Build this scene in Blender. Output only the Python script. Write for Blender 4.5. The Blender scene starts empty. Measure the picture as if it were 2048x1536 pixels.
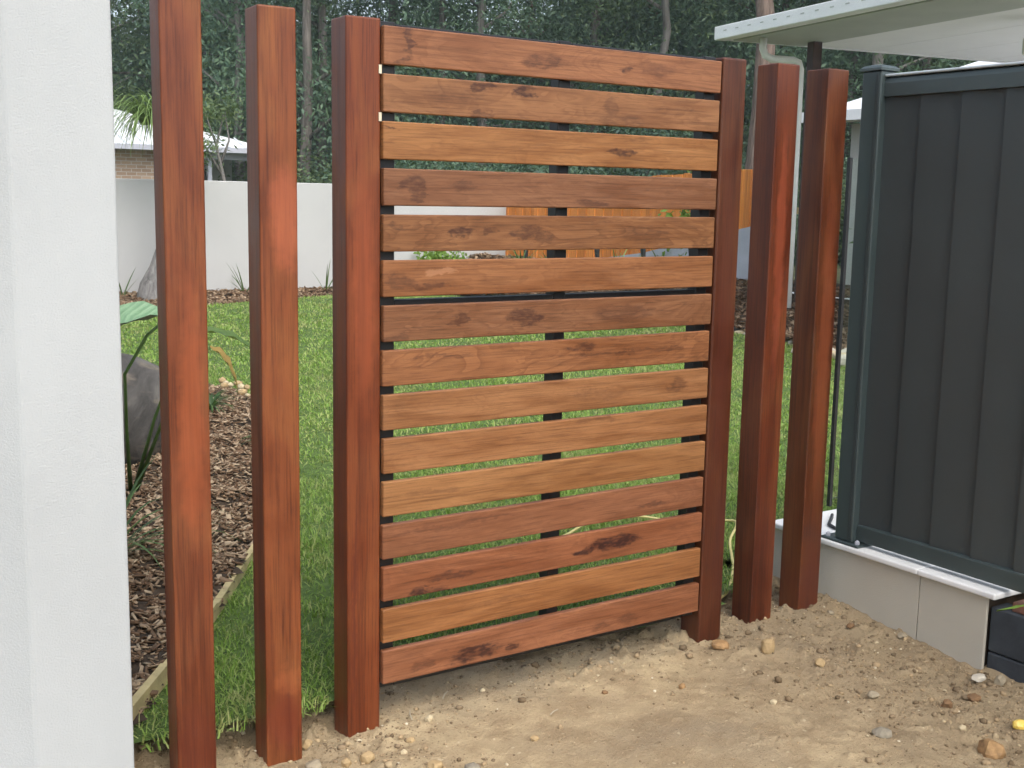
import bpy, bmesh, math, random
import numpy as np
from mathutils import Vector, Matrix

random.seed(7)
RNG = np.random.default_rng(11)
SC = bpy.context.scene
COL = SC.collection
PI = math.pi

# ------------------------------------------------------------------ camera
cam = bpy.data.cameras.new('camera')
cam.sensor_width = 36.0
cam.lens = 2393.8 / 2048 * 36.0
cam.clip_start = 0.05
cam.clip_end = 2000
co = bpy.data.objects.new('camera', cam)
COL.objects.link(co)
yaw, pit, rol = 0.5744, 0.1535, 0.0186
fw = Vector((math.sin(yaw) * math.cos(pit), math.cos(yaw) * math.cos(pit), -math.sin(pit)))
rt = Vector((math.cos(yaw), -math.sin(yaw), 0))
up = rt.cross(fw)
r2 = rt * math.cos(rol) + up * math.sin(rol)
u2 = -rt * math.sin(rol) + up * math.cos(rol)
m = Matrix((r2, u2, -fw)).transposed().to_4x4()
m.translation = Vector((-1.3339, -2.6526, 1.2545))
co.matrix_world = m
SC.camera = co

# ------------------------------------------------------------------ sky, sun, exposure
SUN_AZ, SUN_EL = math.radians(182), math.radians(54)      # azimuth from +Y towards +X
w = bpy.data.worlds.new('World')
SC.world = w
w.use_nodes = True
nt = w.node_tree
bg = nt.nodes['Background']
sky = nt.nodes.new('ShaderNodeTexSky')
sky.sky_type = 'NISHITA'
sky.sun_disc = False
sky.sun_elevation = SUN_EL
sky.sun_rotation = SUN_AZ
sky.air_density = 1.0
sky.dust_density = 3.0
sky.ozone_density = 1.0
hs = nt.nodes.new('ShaderNodeHueSaturation')
hs.inputs['Saturation'].default_value = 0.6
nt.links.new(sky.outputs[0], hs.inputs['Color'])
nt.links.new(hs.outputs[0], bg.inputs['Color'])
bg.inputs['Strength'].default_value = 0.15
sl = bpy.data.lights.new('sun', 'SUN')
sl.energy = 1.3
sl.angle = math.radians(60)
sl.color = (1.0, 0.975, 0.94)
so = bpy.data.objects.new('sun', sl)
COL.objects.link(so)
sd = Vector((math.sin(SUN_AZ) * math.cos(SUN_EL), math.cos(SUN_AZ) * math.cos(SUN_EL), math.sin(SUN_EL)))
so.rotation_euler = sd.to_track_quat('Z', 'Y').to_euler()
so.location = sd * 30
SC.view_settings.view_transform = 'Standard'
SC.view_settings.look = 'None'
SC.view_settings.exposure = 0.95
SC.view_settings.gamma = 1.0
SC.view_settings.use_curve_mapping = False
SC.cycles.max_bounces = 4
SC.cycles.use_adaptive_sampling = True
SC.cycles.adaptive_threshold = 0.04
SC.cycles.adaptive_min_samples = 16
SC.cycles.diffuse_bounces = 3
SC.cycles.glossy_bounces = 2
SC.cycles.transmission_bounces = 4
SC.cycles.transparent_max_bounces = 12

# ------------------------------------------------------------------ small helpers
def lin(r, g, b):
    f = lambda c: (c / 255 / 12.92) if c / 255 <= 0.04045 else ((c / 255 + 0.055) / 1.055) ** 2.4
    return (f(r), f(g), f(b), 1.0)

class NT:
    def __init__(s, name):
        s.mat = bpy.data.materials.new(name)
        s.mat.use_nodes = True
        s.t = s.mat.node_tree
        s.b = s.t.nodes['Principled BSDF']
        s.tc = None
    def n(s, kind, **kw):
        x = s.t.nodes.new(kind)
        for k, v in kw.items():
            setattr(x, k, v)
        return x
    def put(s, sock, v):
        if v is None:
            return
        if isinstance(v, bpy.types.NodeSocket):
            s.t.links.new(v, sock)
        else:
            sock.default_value = v
    def coords(s, kind='Object'):
        if s.tc is None:
            s.tc = s.n('ShaderNodeTexCoord')
        return s.tc.outputs[kind]
    def mapping(s, v, loc=(0, 0, 0), scale=(1, 1, 1), rot=(0, 0, 0)):
        x = s.n('ShaderNodeMapping')
        s.put(x.inputs['Vector'], v)
        x.inputs['Location'].default_value = loc
        x.inputs['Scale'].default_value = scale
        x.inputs['Rotation'].default_value = rot
        return x.outputs[0]
    def noise(s, v, scale, detail=4, rough=.55, dist=0):
        x = s.n('ShaderNodeTexNoise')
        s.put(x.inputs['Vector'], v)
        x.inputs['Scale'].default_value = scale
        x.inputs['Detail'].default_value = detail
        x.inputs['Roughness'].default_value = rough
        x.inputs['Distortion'].default_value = dist
        return x.outputs
    def ramp(s, f, stops, interp='LINEAR'):
        x = s.n('ShaderNodeValToRGB')
        s.put(x.inputs[0], f)
        cr = x.color_ramp
        cr.interpolation = interp
        while len(cr.elements) < len(stops):
            cr.elements.new(.5)
        for e, (p, c) in zip(cr.elements, stops):
            e.position = p
            e.color = c if len(c) == 4 else (*c, 1)
        return x.outputs[0]
    def mix(s, f, a, b, mode='MIX'):
        x = s.n('ShaderNodeMix', data_type='RGBA', blend_type=mode)
        s.put(x.inputs[0], f); s.put(x.inputs[6], a); s.put(x.inputs[7], b)
        return x.outputs[2]
    def math(s, op, a, b=None, clamp=False):
        x = s.n('ShaderNodeMath', operation=op, use_clamp=clamp)
        s.put(x.inputs[0], a)
        if b is not None:
            s.put(x.inputs[1], b)
        return x.outputs[0]
    def vmath(s, op, a, b=None):
        x = s.n('ShaderNodeVectorMath', operation=op)
        s.put(x.inputs[0], a)
        if b is not None:
            s.put(x.inputs[1], b)
        return x.outputs['Value'] if op == 'LENGTH' else x.outputs[0]
    def maprange(s, v, a, b, c=0, d=1, smooth=True):
        x = s.n('ShaderNodeMapRange')
        x.interpolation_type = 'SMOOTHSTEP' if smooth else 'LINEAR'
        s.put(x.inputs[0], v)
        for i, q in enumerate((a, b, c, d)):
            x.inputs[i + 1].default_value = q
        return x.outputs[0]
    def bump(s, h, strength=.3, dist=.01):
        x = s.n('ShaderNodeBump')
        x.inputs['Strength'].default_value = strength
        x.inputs['Distance'].default_value = dist
        s.put(x.inputs['Height'], h)
        s.t.links.new(x.outputs[0], s.b.inputs['Normal'])
    def out(s, color=None, rough=None, spec=None, metal=None):
        s.put(s.b.inputs['Base Color'], color)
        s.put(s.b.inputs['Roughness'], rough)
        s.put(s.b.inputs['Specular IOR Level'], spec)
        s.put(s.b.inputs['Metallic'], metal)
        return s.mat

def simple(name, col, rough=.6, spec=.4, var=.12, scale=6, metal=0, bump=0, bscale=120):
    t = NT(name)
    c = t.coords()
    f = t.noise(c, scale, 5)[0]
    lo = tuple(x * (1 - var) for x in col[:3]); hi = tuple(min(1, x * (1 + var)) for x in col[:3])
    cc = t.ramp(f, [(.3, lo), (.7, hi)])
    if bump:
        t.bump(t.noise(c, bscale, 4)[0], bump, .004)
    return t.out(cc, rough, spec, metal)

def link(o, parent=None):
    COL.objects.link(o)
    if parent is not None:
        o.parent = parent
    return o

def meshobj(name, v, f, mat, parent=None, smooth=False, loc=None):
    me = bpy.data.meshes.new(name)
    me.from_pydata([tuple(x) for x in v], [], [tuple(x) for x in f])
    me.update()
    if smooth:
        me.polygons.foreach_set('use_smooth', [True] * len(me.polygons))
    if mat:
        me.materials.append(mat)
    o = bpy.data.objects.new(name, me)
    if loc:
        o.location = loc
    return link(o, parent)

def bigmesh(name, V, idx, counts, mat, parent=None, smooth=False):
    """V (n,3), idx flat loop vertex indices, counts per polygon"""
    me = bpy.data.meshes.new(name)
    me.vertices.add(len(V)); me.vertices.foreach_set('co', np.asarray(V, np.float32).ravel())
    me.loops.add(len(idx)); me.loops.foreach_set('vertex_index', np.asarray(idx, np.int32))
    me.polygons.add(len(counts))
    st = np.r_[0, np.cumsum(counts)[:-1]].astype(np.int32)
    me.polygons.foreach_set('loop_start', st)
    me.update(calc_edges=True)
    if smooth:
        me.polygons.foreach_set('use_smooth', np.ones(len(counts), bool))
    me.validate()
    me.materials.append(mat)
    o = bpy.data.objects.new(name, me)
    return link(o, parent)

def boxmesh(name, x0, x1, y0, y1, z0, z1, bevel=0, seg=2):
    bm = bmesh.new()
    bmesh.ops.create_cube(bm, size=1)
    for v in bm.verts:
        v.co = ((x0 + x1) / 2 + v.co.x * (x1 - x0), (y0 + y1) / 2 + v.co.y * (y1 - y0), (z0 + z1) / 2 + v.co.z * (z1 - z0))
    if bevel:
        bmesh.ops.bevel(bm, geom=bm.edges[:], offset=bevel, segments=seg, profile=.5, affect='EDGES')
    me = bpy.data.meshes.new(name)
    bm.to_mesh(me); bm.free()
    return me

def box(name, x0, x1, y0, y1, z0, z1, mat, parent=None, bevel=0, seg=2, smooth=False):
    me = boxmesh(name, x0, x1, y0, y1, z0, z1, bevel, seg)
    me.materials.append(mat)
    o = bpy.data.objects.new(name, me)
    return link(o, parent)

def empty(name, loc=(0, 0, 0), rz=0):
    o = bpy.data.objects.new(name, None)
    o.empty_display_size = .1
    o.location = loc
    o.rotation_euler = (0, 0, rz)
    return link(o)

def tag(o, label, cat, group=None):
    o['label'] = label; o['category'] = cat
    if group:
        o['group'] = group
    return o

def struct(o, kind='structure', label=None):
    o['kind'] = kind
    if label:
        o['label'] = label
    return o

def tube(pts, radii, n=8, cap=True):
    pts = [Vector(p) for p in pts]
    V = []; F = []
    prev = None
    for i, p in enumerate(pts):
        d = (pts[min(i + 1, len(pts) - 1)] - pts[max(i - 1, 0)])
        d.normalize()
        a = prev if prev is not None else (Vector((1, 0, 0)) if abs(d.x) < .8 else Vector((0, 1, 0)))
        a = (a - d * a.dot(d)).normalized()
        b = d.cross(a)
        prev = a
        for k in range(n):
            t = 2 * PI * k / n
            V.append(p + (a * math.cos(t) + b * math.sin(t)) * radii[i])
    for i in range(len(pts) - 1):
        for k in range(n):
            F.append((i * n + k, i * n + (k + 1) % n, (i + 1) * n + (k + 1) % n, (i + 1) * n + k))
    if cap:
        F.append(tuple(range(n))[::-1])
        F.append(tuple((len(pts) - 1) * n + k for k in range(n)))
    return V, F

def merge(parts):
    V = []; F = []
    for v, f in parts:
        o = len(V)
        V += list(v)
        F += [tuple(i + o for i in q) for q in f]
    return V, F

def vnoise(x, y, seed=0):
    r = np.random.default_rng(seed).random((256, 256))
    xi = np.floor(x).astype(int); yi = np.floor(y).astype(int)
    fx = x - xi; fy = y - yi
    fx = fx * fx * (3 - 2 * fx); fy = fy * fy * (3 - 2 * fy)
    g = lambda a, b: r[a % 256, b % 256]
    return (g(xi, yi) * (1 - fx) + g(xi + 1, yi) * fx) * (1 - fy) + (g(xi, yi + 1) * (1 - fx) + g(xi + 1, yi + 1) * fx) * fy - .5

def fbm(x, y, sc, oct=4, seed=0, gain=.5):
    h = 0; a = 1
    for o in range(oct):
        h = h + a * vnoise(x * sc + 17.3 * o, y * sc + 5.1 * o, seed + o)
        sc *= 2.03; a *= gain
    return h

def inpoly(px, py, poly):
    c = np.zeros(px.shape, bool)
    n = len(poly)
    for i in range(n):
        x1, y1 = poly[i]; x2, y2 = poly[(i + 1) % n]
        k = ((y1 > py) != (y2 > py))
        with np.errstate(divide='ignore', invalid='ignore'):
            c ^= k & (px < (x2 - x1) * (py - y1) / (y2 - y1 + 1e-12) + x1)
    return c

def grid(name, xs, ys, hf, mat, mask=None, parent=None, smooth=True):
    X, Y = np.meshgrid(xs, ys, indexing='ij')
    Z = hf(X, Y)
    V = np.stack([X, Y, Z], -1).reshape(-1, 3)
    nx, ny = len(xs), len(ys)
    I = np.arange(nx * ny).reshape(nx, ny)
    q = np.stack([I[:-1, :-1], I[1:, :-1], I[1:, 1:], I[:-1, 1:]], -1).reshape(-1, 4)
    if mask is not None:
        cx = (X[:-1, :-1] + X[1:, 1:]) / 2; cy = (Y[:-1, :-1] + Y[1:, 1:]) / 2
        q = q[mask(cx, cy).ravel()]
        used = np.unique(q); rm = np.full(len(V), -1); rm[used] = np.arange(len(used))
        V = V[used]; q = rm[q]
    return bigmesh(name, V, q.ravel(), np.full(len(q), 4), mat, parent, smooth)

# ------------------------------------------------------------------ materials
def slat_material(name, col, blots, seed, streak=.5):
    """stained hardwood board: x along the grain, z across; blots = dark stain marks (x, z, rx, rz, strength)"""
    t = NT(name)
    c = t.coords()
    rnd = random.Random(seed)
    off = (rnd.uniform(-9, 9), rnd.uniform(-9, 9), rnd.uniform(-9, 9))
    fine = t.noise(t.mapping(c, off, (6, 60, 230)), 1, 7, .68, .3)[0]
    broad = t.noise(t.mapping(c, off, (2.2, 10, 17)), 1, 3, .55, 1.2)[0]
    wob = t.noise(t.mapping(c, off, (3.2, 6, 14)), 1, 2, .5, 2.2)[0]
    col = tuple(c_ * .62 + m_ * .38 for c_, m_ in zip(col, (166, 110, 72)))
    base = Vector(lin(*col)[:3]); base = Vector((base[0] * .64, base[1] * .70, base[2] * .64))
    lo = tuple(base[i] * k for i, k in enumerate((.74, .68, .64)))
    hi = tuple(base[i] * k for i, k in enumerate((1.16, 1.2, 1.2)))
    cc = t.ramp(broad, [(.32, lo), (.52, tuple(base)), (.72, hi)])
    # water marks: sharp-edged steps of slightly darker stain
    step = t.ramp(wob, [(.40, (0, 0, 0)), (.415, (1, 1, 1)), (.50, (.35, .35, .35)), (.57, (0, 0, 0)), (.585, (.8, .8, .8)), (.66, (0.1, 0.1, 0.1))])
    cc = t.mix(t.math('MULTIPLY', step, streak * .8), cc, tuple(base[i] * k for i, k in enumerate((.62, .55, .5))) + (1,))
    gr = t.ramp(fine, [(.32, (.58, .55, .53)), (.52, (1, 1, 1)), (.75, (1.1, 1.1, 1.1))])
    cc = t.mix(1.0, cc, gr, 'MULTIPLY')
    # pale scuffs / pores
    por = t.noise(t.mapping(c, off, (28, 60, 420)), 1, 2, .5)[0]
    cc = t.mix(t.maprange(por, .64, .76, 0, .35), cc, tuple(base[i] * .45 for i in range(3)) + (1,))
    wv = t.vmath('SUBTRACT', t.noise(t.mapping(c, off, (11, 1, 26)), 1, 5, .65)[1], (.5, .5, .5))
    cw = t.vmath('ADD', c, t.vmath('MULTIPLY', wv, (.16, .0, .05)))
    wv2 = t.vmath('SUBTRACT', t.noise(c, 140, 2, .5)[1], (.5, .5, .5))
    cw = t.vmath('ADD', cw, t.vmath('MULTIPLY', wv2, (.012, .0, .008)))
    dark = None; light = None
    for (x, z, rx, rz, s) in blots:
        d = t.vmath('LENGTH', t.vmath('MULTIPLY', t.vmath('SUBTRACT', cw, (x, 0, z)), (1 / rx, 0, 1 / rz)))
        f = t.maprange(d, 1.2, .7, 0, min(1, abs(s) * 1.12))
        if s > 0:
            dark = f if dark is None else t.math('MAXIMUM', dark, f)
        else:
            light = f
    if dark is not None:
        mott = t.maprange(t.noise(t.mapping(c, off, (40, 1, 110)), 1, 4, .6)[0], .3, .62, .35, 1.0)
        cc = t.mix(t.math('MULTIPLY', dark, mott), cc, lin(52, 27, 22))
    if light is not None:
        cc = t.mix(light, cc, lin(214, 160, 122))
    t.bump(fine, .18, .002)
    rg = t.maprange(broad, .3, .7, .42, .6)
    return t.out(cc, rg, .35)

def post_material(name, col, seed, blots=()):
    t = NT(name)
    c = t.coords()
    rnd = random.Random(seed)
    off = (rnd.uniform(-9, 9), rnd.uniform(-9, 9), rnd.uniform(-9, 9))
    fine = t.noise(t.mapping(c, off, (230, 230, 6)), 1, 7, .68, .2)[0]
    band = t.noise(t.mapping(c, off, (26, 26, .9)), 1, 3, .5, .5)[0]
    patch = t.noise(t.mapping(c, off, (7, 7, 2.6)), 1, 4, .55, .8)[0]
    b = Vector(lin(*col)[:3]); b = Vector((b[0] * .55, b[1] * .67, b[2] * .44))
    cc = t.ramp(patch, [(.3, tuple(b[i] * k for i, k in enumerate((.66, .58, .6)))), (.5, tuple(b)), (.72, tuple(b[i] * k for i, k in enumerate((1.28, 1.6, 1.45))))])
    cc = t.mix(1, cc, t.ramp(band, [(.3, (.58, .52, .52)), (.5, (1, 1, 1)), (.75, (1.14, 1.2, 1.14))]), 'MULTIPLY')
    cc = t.mix(1, cc, t.ramp(fine, [(.33, (.58, .53, .52)), (.52, (1, 1, 1)), (.72, (1.12, 1.12, 1.1))]), 'MULTIPLY')
    wv = t.vmath('MULTIPLY', t.vmath('SUBTRACT', t.noise(c, 16, 4, .6)[1], (.5, .5, .5)), (.05, .05, .14))
    cw = t.vmath('ADD', c, wv)
    for (x, z, rx, rz, s, colr) in blots:
        d = t.vmath('LENGTH', t.vmath('MULTIPLY', t.vmath('SUBTRACT', cw, (x, 0, z)), (1 / rx, 0, 1 / rz)))
        cc = t.mix(t.maprange(d, 1.3, .5, 0, s), cc, lin(*colr))
    t.bump(fine, .2, .002)
    return t.out(cc, t.maprange(patch, .3, .7, .36, .52), .4)

def leaf_material(name, cols, rough=.5, trans=.25, spec=.35, dry=None):
    t = NT(name)
    g = t.n('ShaderNodeNewGeometry')
    oi = t.n('ShaderNodeObjectInfo')
    n = t.noise(t.coords(), .9, 2)[0]
    f = t.math('ADD', t.math('MULTIPLY', g.outputs['Random Per Island'], .6), t.math('MULTIPLY', n, .6), True)
    f = t.math('ADD', f, t.math('MULTIPLY', t.math('SUBTRACT', oi.outputs['Random'], .5), .3), True)
    k = len(cols)
    cc = t.ramp(f, [((i + .5) / k, c) for i, c in enumerate(cols)])
    if dry:
        pn = t.math('ADD', t.noise(t.coords(), 2.6, 4, .65)[0], t.math('MULTIPLY', g.outputs['Random Per Island'], .16))
        cc = t.mix(t.maprange(pn, .56, .74, 0, .75), cc, dry)
    t.out(cc, rough, spec)
    if trans:
        tr = t.n('ShaderNodeBsdfTranslucent')
        t.put(tr.inputs[0], t.mix(.5, cc, (.25, .35, .05, 1), 'MIX'))
        ms = t.n('ShaderNodeMixShader'); ms.inputs[0].default_value = trans
        t.t.links.new(t.b.outputs[0], ms.inputs[1]); t.t.links.new(tr.outputs[0], ms.inputs[2])
        t.t.links.new(ms.outputs[0], t.t.nodes['Material Output'].inputs[0])
    return t.mat

def render_wall_material(name, col, bump=.5, stain=.05):
    t = NT(name)
    c = t.coords()
    a = t.noise(c, 230, 3, .6)[0]
    b = t.noise(c, 1.3, 5, .6)[0]
    s = t.noise(t.mapping(c, (3, 1, 2), (5, 5, .5)), 1, 4)[0]
    bc = Vector(col[:3])
    cc = t.ramp(b, [(.3, tuple(bc * (1 - stain))), (.7, tuple(bc * (1 + stain * .5)))])
    cc = t.mix(t.maprange(s, .5, .75, 0, stain * 2), cc, tuple(bc * .8) + (1,))
    t.bump(a, bump, .003)
    return t.out(cc, .85, .25)

def dirt_material():
    t = NT('sandy_dirt')
    c = t.coords()
    big = t.noise(c, 1.6, 5, .6, .6)[0]
    mid = t.noise(c, 9, 6, .65)[0]
    fine = t.noise(c, 160, 4, .7)[0]
    grit = t.n('ShaderNodeTexVoronoi'); grit.inputs['Scale'].default_value = 130
    t.put(grit.inputs['Vector'], c)
    cc = t.ramp(big, [(.32, lin(148, 132, 108)), (.5, lin(172, 153, 122)), (.68, lin(193, 173, 137))])
    cc = t.mix(t.maprange(mid, .42, .62, 0, .55), cc, lin(144, 124, 96))
    # moist, cloddy earth towards the slab wall and at the left posts
    sx = t.n('ShaderNodeSeparateXYZ'); t.put(sx.inputs[0], c)
    wet = t.math('ADD', t.maprange(t.math('ADD', sx.outputs[0], t.math('MULTIPLY', big, 1.2)), 1.25, 2.2, 0, .75), t.maprange(t.math('ADD', sx.outputs[0], t.math('MULTIPLY', mid, .5)), .35, -.05, 0, .6), True)
    cc = t.mix(t.math('MULTIPLY', wet, .75), cc, lin(138, 121, 96))
    cc = t.mix(t.maprange(fine, .55, .72, 0, .5), cc, lin(98, 80, 60))
    cc = t.mix(t.maprange(fine, .42, .3, 0, .4), cc, lin(204, 182, 140))
    cc = t.mix(t.maprange(grit.outputs['Color'], .9, .97, 0, .5), cc, lin(215, 200, 168))
    h = t.math('ADD', t.math('MULTIPLY', mid, .5), fine)
    t.bump(h, .8, .011)
    return t.out(cc, .95, .15)

def stone_material(name, col, var=.25):
    t = NT(name)
    c = t.coords()
    a = t.noise(c, 40, 5, .6)[0]
    b = t.noise(c, 260, 3)[0]
    bc = Vector(col[:3])
    cc = t.ramp(a, [(.3, tuple(bc * (1 - var))), (.7, tuple(bc * (1 + var * .6)))])
    t.bump(b, .5, .002)
    return t.out(cc, .85, .25)

M = {}
M['render'] = render_wall_material('white_render', (.455, .475, .475), .42, .09)
M['farwall'] = render_wall_material('far_render', (.47, .47, .455), .2)
M['dirt'] = dirt_material()
M['steel'] = simple('black_steel', (.009, .009, .010), .4, .5, .2, 30)
M['charcoal'] = simple('charcoal_steel', (.041, .050, .051), .42, .45, .08, 3, 0, .06, 300)
M['charcoal_post'] = simple('charcoal_powder_coat', (.046, .063, .063), .36, .5, .08, 3)
M['rail_sheen'] = simple('painted_sky_sheen', (.45, .50, .52), .3, .5, .08, 3)  # pale colour painted as sky reflected on the fence rail
M['slab'] = render_wall_material('cement_slab', (.50, .465, .385), .35, .12)
M['coping'] = simple('white_coping', (.74, .74, .72), .5, .4, .08, 9)
M['sleeper'] = simple('charcoal_sleeper', (.045, .051, .058), .85, .2, .2, 14, 0, .4, 90)
M['paver'] = simple('brown_paver', (.16, .075, .05), .8, .3, .3, 12, 0, .4, 90)
M['ceiling'] = simple('ceiling_white', (.86, .86, .85), .5, .3, .03, 3)
M['eave'] = simple('eave_grey', (.44, .46, .42), .6, .3, .05, 3)
M['white_paint'] = simple('white_paint', (.80, .81, .80), .45, .4, .04, 3)
M['offwhite'] = simple('offwhite_paint', (.66, .66, .63), .5, .35, .05, 3)
M['darkbrown'] = simple('dark_brown_paint', (.05, .022, .018), .5, .4, .2, 8)
M['white_roof'] = simple('white_metal_roof', (.74, .76, .78), .45, .4, .05, 2)
M['grey_wall'] = render_wall_material('grey_house_render', (.42, .42, .39), .2)
M['bluegrey'] = simple('blue_grey_wall', (.40, .41, .45), .8, .2, .1, 4)
M['soil'] = simple('dark_soil', (.055, .04, .028), .95, .1, .35, 12, 0, .6, 60)
M['pine'] = simple('treated_pine', (.46, .38, .19), .75, .25, .2, 18, 0, .3, 150)
M['darkglass'] = simple('dark_window', (.02, .025, .028), .15, .6, .2, 2)
M['hose'] = simple('yellow_hose', (.58, .50, .20), .45, .4, .1, 20)
M['pot'] = simple('black_pot', (.015, .015, .017), .4, .5, .2, 10)
M['cream'] = simple('cream_packer', (.70, .62, .45), .6, .3, .1, 20)
M['bluefar'] = simple('ground_far', (.07, .075, .04), .95, .1, .4, 3)

def paling_material():
    t = NT('orange_paling')
    oi = t.n('ShaderNodeObjectInfo')
    c = t.coords()
    f = t.noise(t.mapping(c, (0, 0, 0), (40, 40, 2)), 1, 4)[0]
    cc = t.ramp(f, [(.3, (.50, .165, .032)), (.7, (.80, .30, .065))])
    cc = t.mix(1, cc, t.ramp(oi.outputs['Random'], [(0, (.78, .74, .7)), (1, (1.15, 1.15, 1.1))]), 'MULTIPLY')
    return t.out(cc, .6, .3)
M['paling'] = paling_material()

def brick_material():
    t = NT('far_brick')
    b = t.n('ShaderNodeTexBrick')
    t.put(b.inputs['Vector'], t.mapping(t.coords(), (0, 0, 0), (1, 1, 1), (PI / 2, 0, 0)))
    b.inputs['Scale'].default_value = 1
    b.inputs['Brick Width'].default_value = .24
    b.inputs['Row Height'].default_value = .086
    b.inputs['Mortar Size'].default_value = .009
    b.inputs['Color1'].default_value = (.46, .33, .23, 1)
    b.inputs['Color2'].default_value = (.33, .22, .15, 1)
    b.inputs['Mortar'].default_value = (.50, .45, .38, 1)
    return t.out(b.outputs[0], .85, .2)
M['brick'] = brick_material()

def bark_material(name, c0, c1, scale=1.0):
    t = NT(name)
    c = t.coords()
    f = t.noise(t.mapping(c, (0, 0, 0), (9 * scale, 9 * scale, 1.1 * scale)), 1, 6, .65, .5)[0]
    cc = t.ramp(f, [(.33, c0), (.66, c1)])
    t.bump(f, .8, .03)
    return t.out(cc, .9, .15)
M['bark'] = bark_material('gum_bark', (.055, .046, .040), (.20, .175, .15))
M['palebark'] = bark_material('pale_gum_bark', (.10, .09, .08), (.25, .23, .205))
M['redbark'] = bark_material('rough_brown_bark', (.07, .05, .04), (.26, .19, .15), 1.4)
M['palmtrunk'] = bark_material('palm_trunk', (.10, .095, .09), (.26, .25, .235), 2)
M['gumleaf'] = leaf_material('gum_leaf', [(.032, .062, .046), (.056, .105, .070), (.085, .150, .092), (.135, .21, .12)])
M['gumleaf2'] = leaf_material('gum_leaf_olive', [(.036, .060, .034), (.066, .102, .052), (.10, .150, .070), (.15, .20, .09)])
M['bush'] = leaf_material('bush_leaf', [(.035, .06, .034), (.066, .104, .052), (.10, .15, .066), (.15, .20, .085)])
M['brightbush'] = leaf_material('bright_bush_leaf', [(.07, .14, .02), (.14, .25, .04), (.22, .36, .06)])
M['palmleaf'] = leaf_material('weeping_leaf', [(.10, .17, .05), (.17, .26, .075), (.26, .36, .12)])
M['strap'] = leaf_material('strap_leaf', [(.03, .065, .02), (.055, .11, .03), (.10, .17, .045)])
t = NT('broad_leaf')
c_ = t.coords()
wv_ = t.n('ShaderNodeTexWave', wave_type='BANDS', bands_direction='DIAGONAL')
wv_.inputs['Scale'].default_value = 14; wv_.inputs['Distortion'].default_value = 1.5
t.put(wv_.inputs['Vector'], t.vmath('ABSOLUTE', c_))
cc = t.ramp(t.noise(c_, 9, 4)[0], [(.3, (.10, .20, .10)), (.7, (.17, .29, .16))])
cc = t.mix(t.maprange(wv_.outputs[1], .75, .95, 0, .5), cc, (.24, .36, .21, 1))
t.bump(wv_.outputs[1], .4, .006)
M['bigleaf'] = t.out(cc, .38, .4)
M['deadleaf'] = leaf_material('dead_leaf', [(.28, .13, .04), (.42, .24, .08), (.20, .20, .05)], .7, .2)
M['grass'] = leaf_material('grass_blade', [(.098, .180, .032), (.165, .29, .048), (.25, .40, .075), (.42, .47, .17)], .55, .3, .25, (.36, .36, .15, 1))
M['chip'] = leaf_material('mulch_chip', [(.050, .029, .017), (.11, .065, .037), (.195, .125, .075), (.42, .32, .21)], .85, 0, .15)
M['twig'] = simple('dry_twig', (.42, .36, .26), .8, .2, .2, 30)

# ------------------------------------------------------------------ terrain
def ground_z(x, y):
    """bare dirt level"""
    z = -.100 + 0 * x
    z = z - .03 * np.clip((0.15 - x) / .6, 0, 1) * np.clip((y + .9) / .9, 0, 1)
    z = z + .03 * np.clip((x - 1.45) / .25, 0, 1) * np.clip((y + .5) / .4, 0, 1) + .02 * np.clip((y - .12) / .2, 0, 1) - .008 * np.clip((x - .8) / .3, 0, 1)
    rough = np.clip((x - .5) / 1.0, 0, 1) * .6 + np.clip((.15 - x) / .3, 0, 1) * .7 + np.clip((y + .12) / .15, 0, 1) * .5 + .18
    rough = np.clip(rough, .12, 1)
    z = z + fbm(x, y, 1.4, 3, 3) * .035
    z = z + fbm(x, y, 9, 4, 21, .6) * .027 * rough
    cl = np.clip(fbm(x, y, 30, 3, 40, .6) - .15, 0, 1)
    z = z + cl * .036 * rough
    return z
def lawn_z(x, y):
    return -.058 + fbm(x, y, .5, 2, 60) * .05 + np.clip((x - 5.5) / 3, 0, 1) * .08
def bed_z(x, y):      # right-hand bed climbs towards the timber fence
    return -.05 + np.clip((x - 6.3) / 1.6, 0, 1) ** 1.2 * .46 + fbm(x, y, 6, 3, 70) * .04

g = grid('ground', np.r_[-90, -60, np.linspace(-20, 60, 30), 90, 128], np.r_[-90, -60, np.linspace(-20, 80, 30), 105, 128],
         lambda X, Y: -.24 + 0 * X, M['bluefar'])
struct(g)
xs = np.r_[np.linspace(-8, -1.2, 20)[:-1], np.arange(-1.2, 1.72, .0065), 1.74]
ys = np.r_[np.linspace(-8, -1.45, 16)[:-1], np.arange(-1.45, .42, .0065)]
struct(grid('dirt_ground', xs, ys, ground_z, M['dirt']))
xs = np.r_[1.74, np.linspace(2, 9, 12)]
struct(grid('dirt_ground_behind_wall', xs, np.linspace(-8, .42, 12), lambda X, Y: -.1 + 0 * X, M['dirt']))

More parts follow.
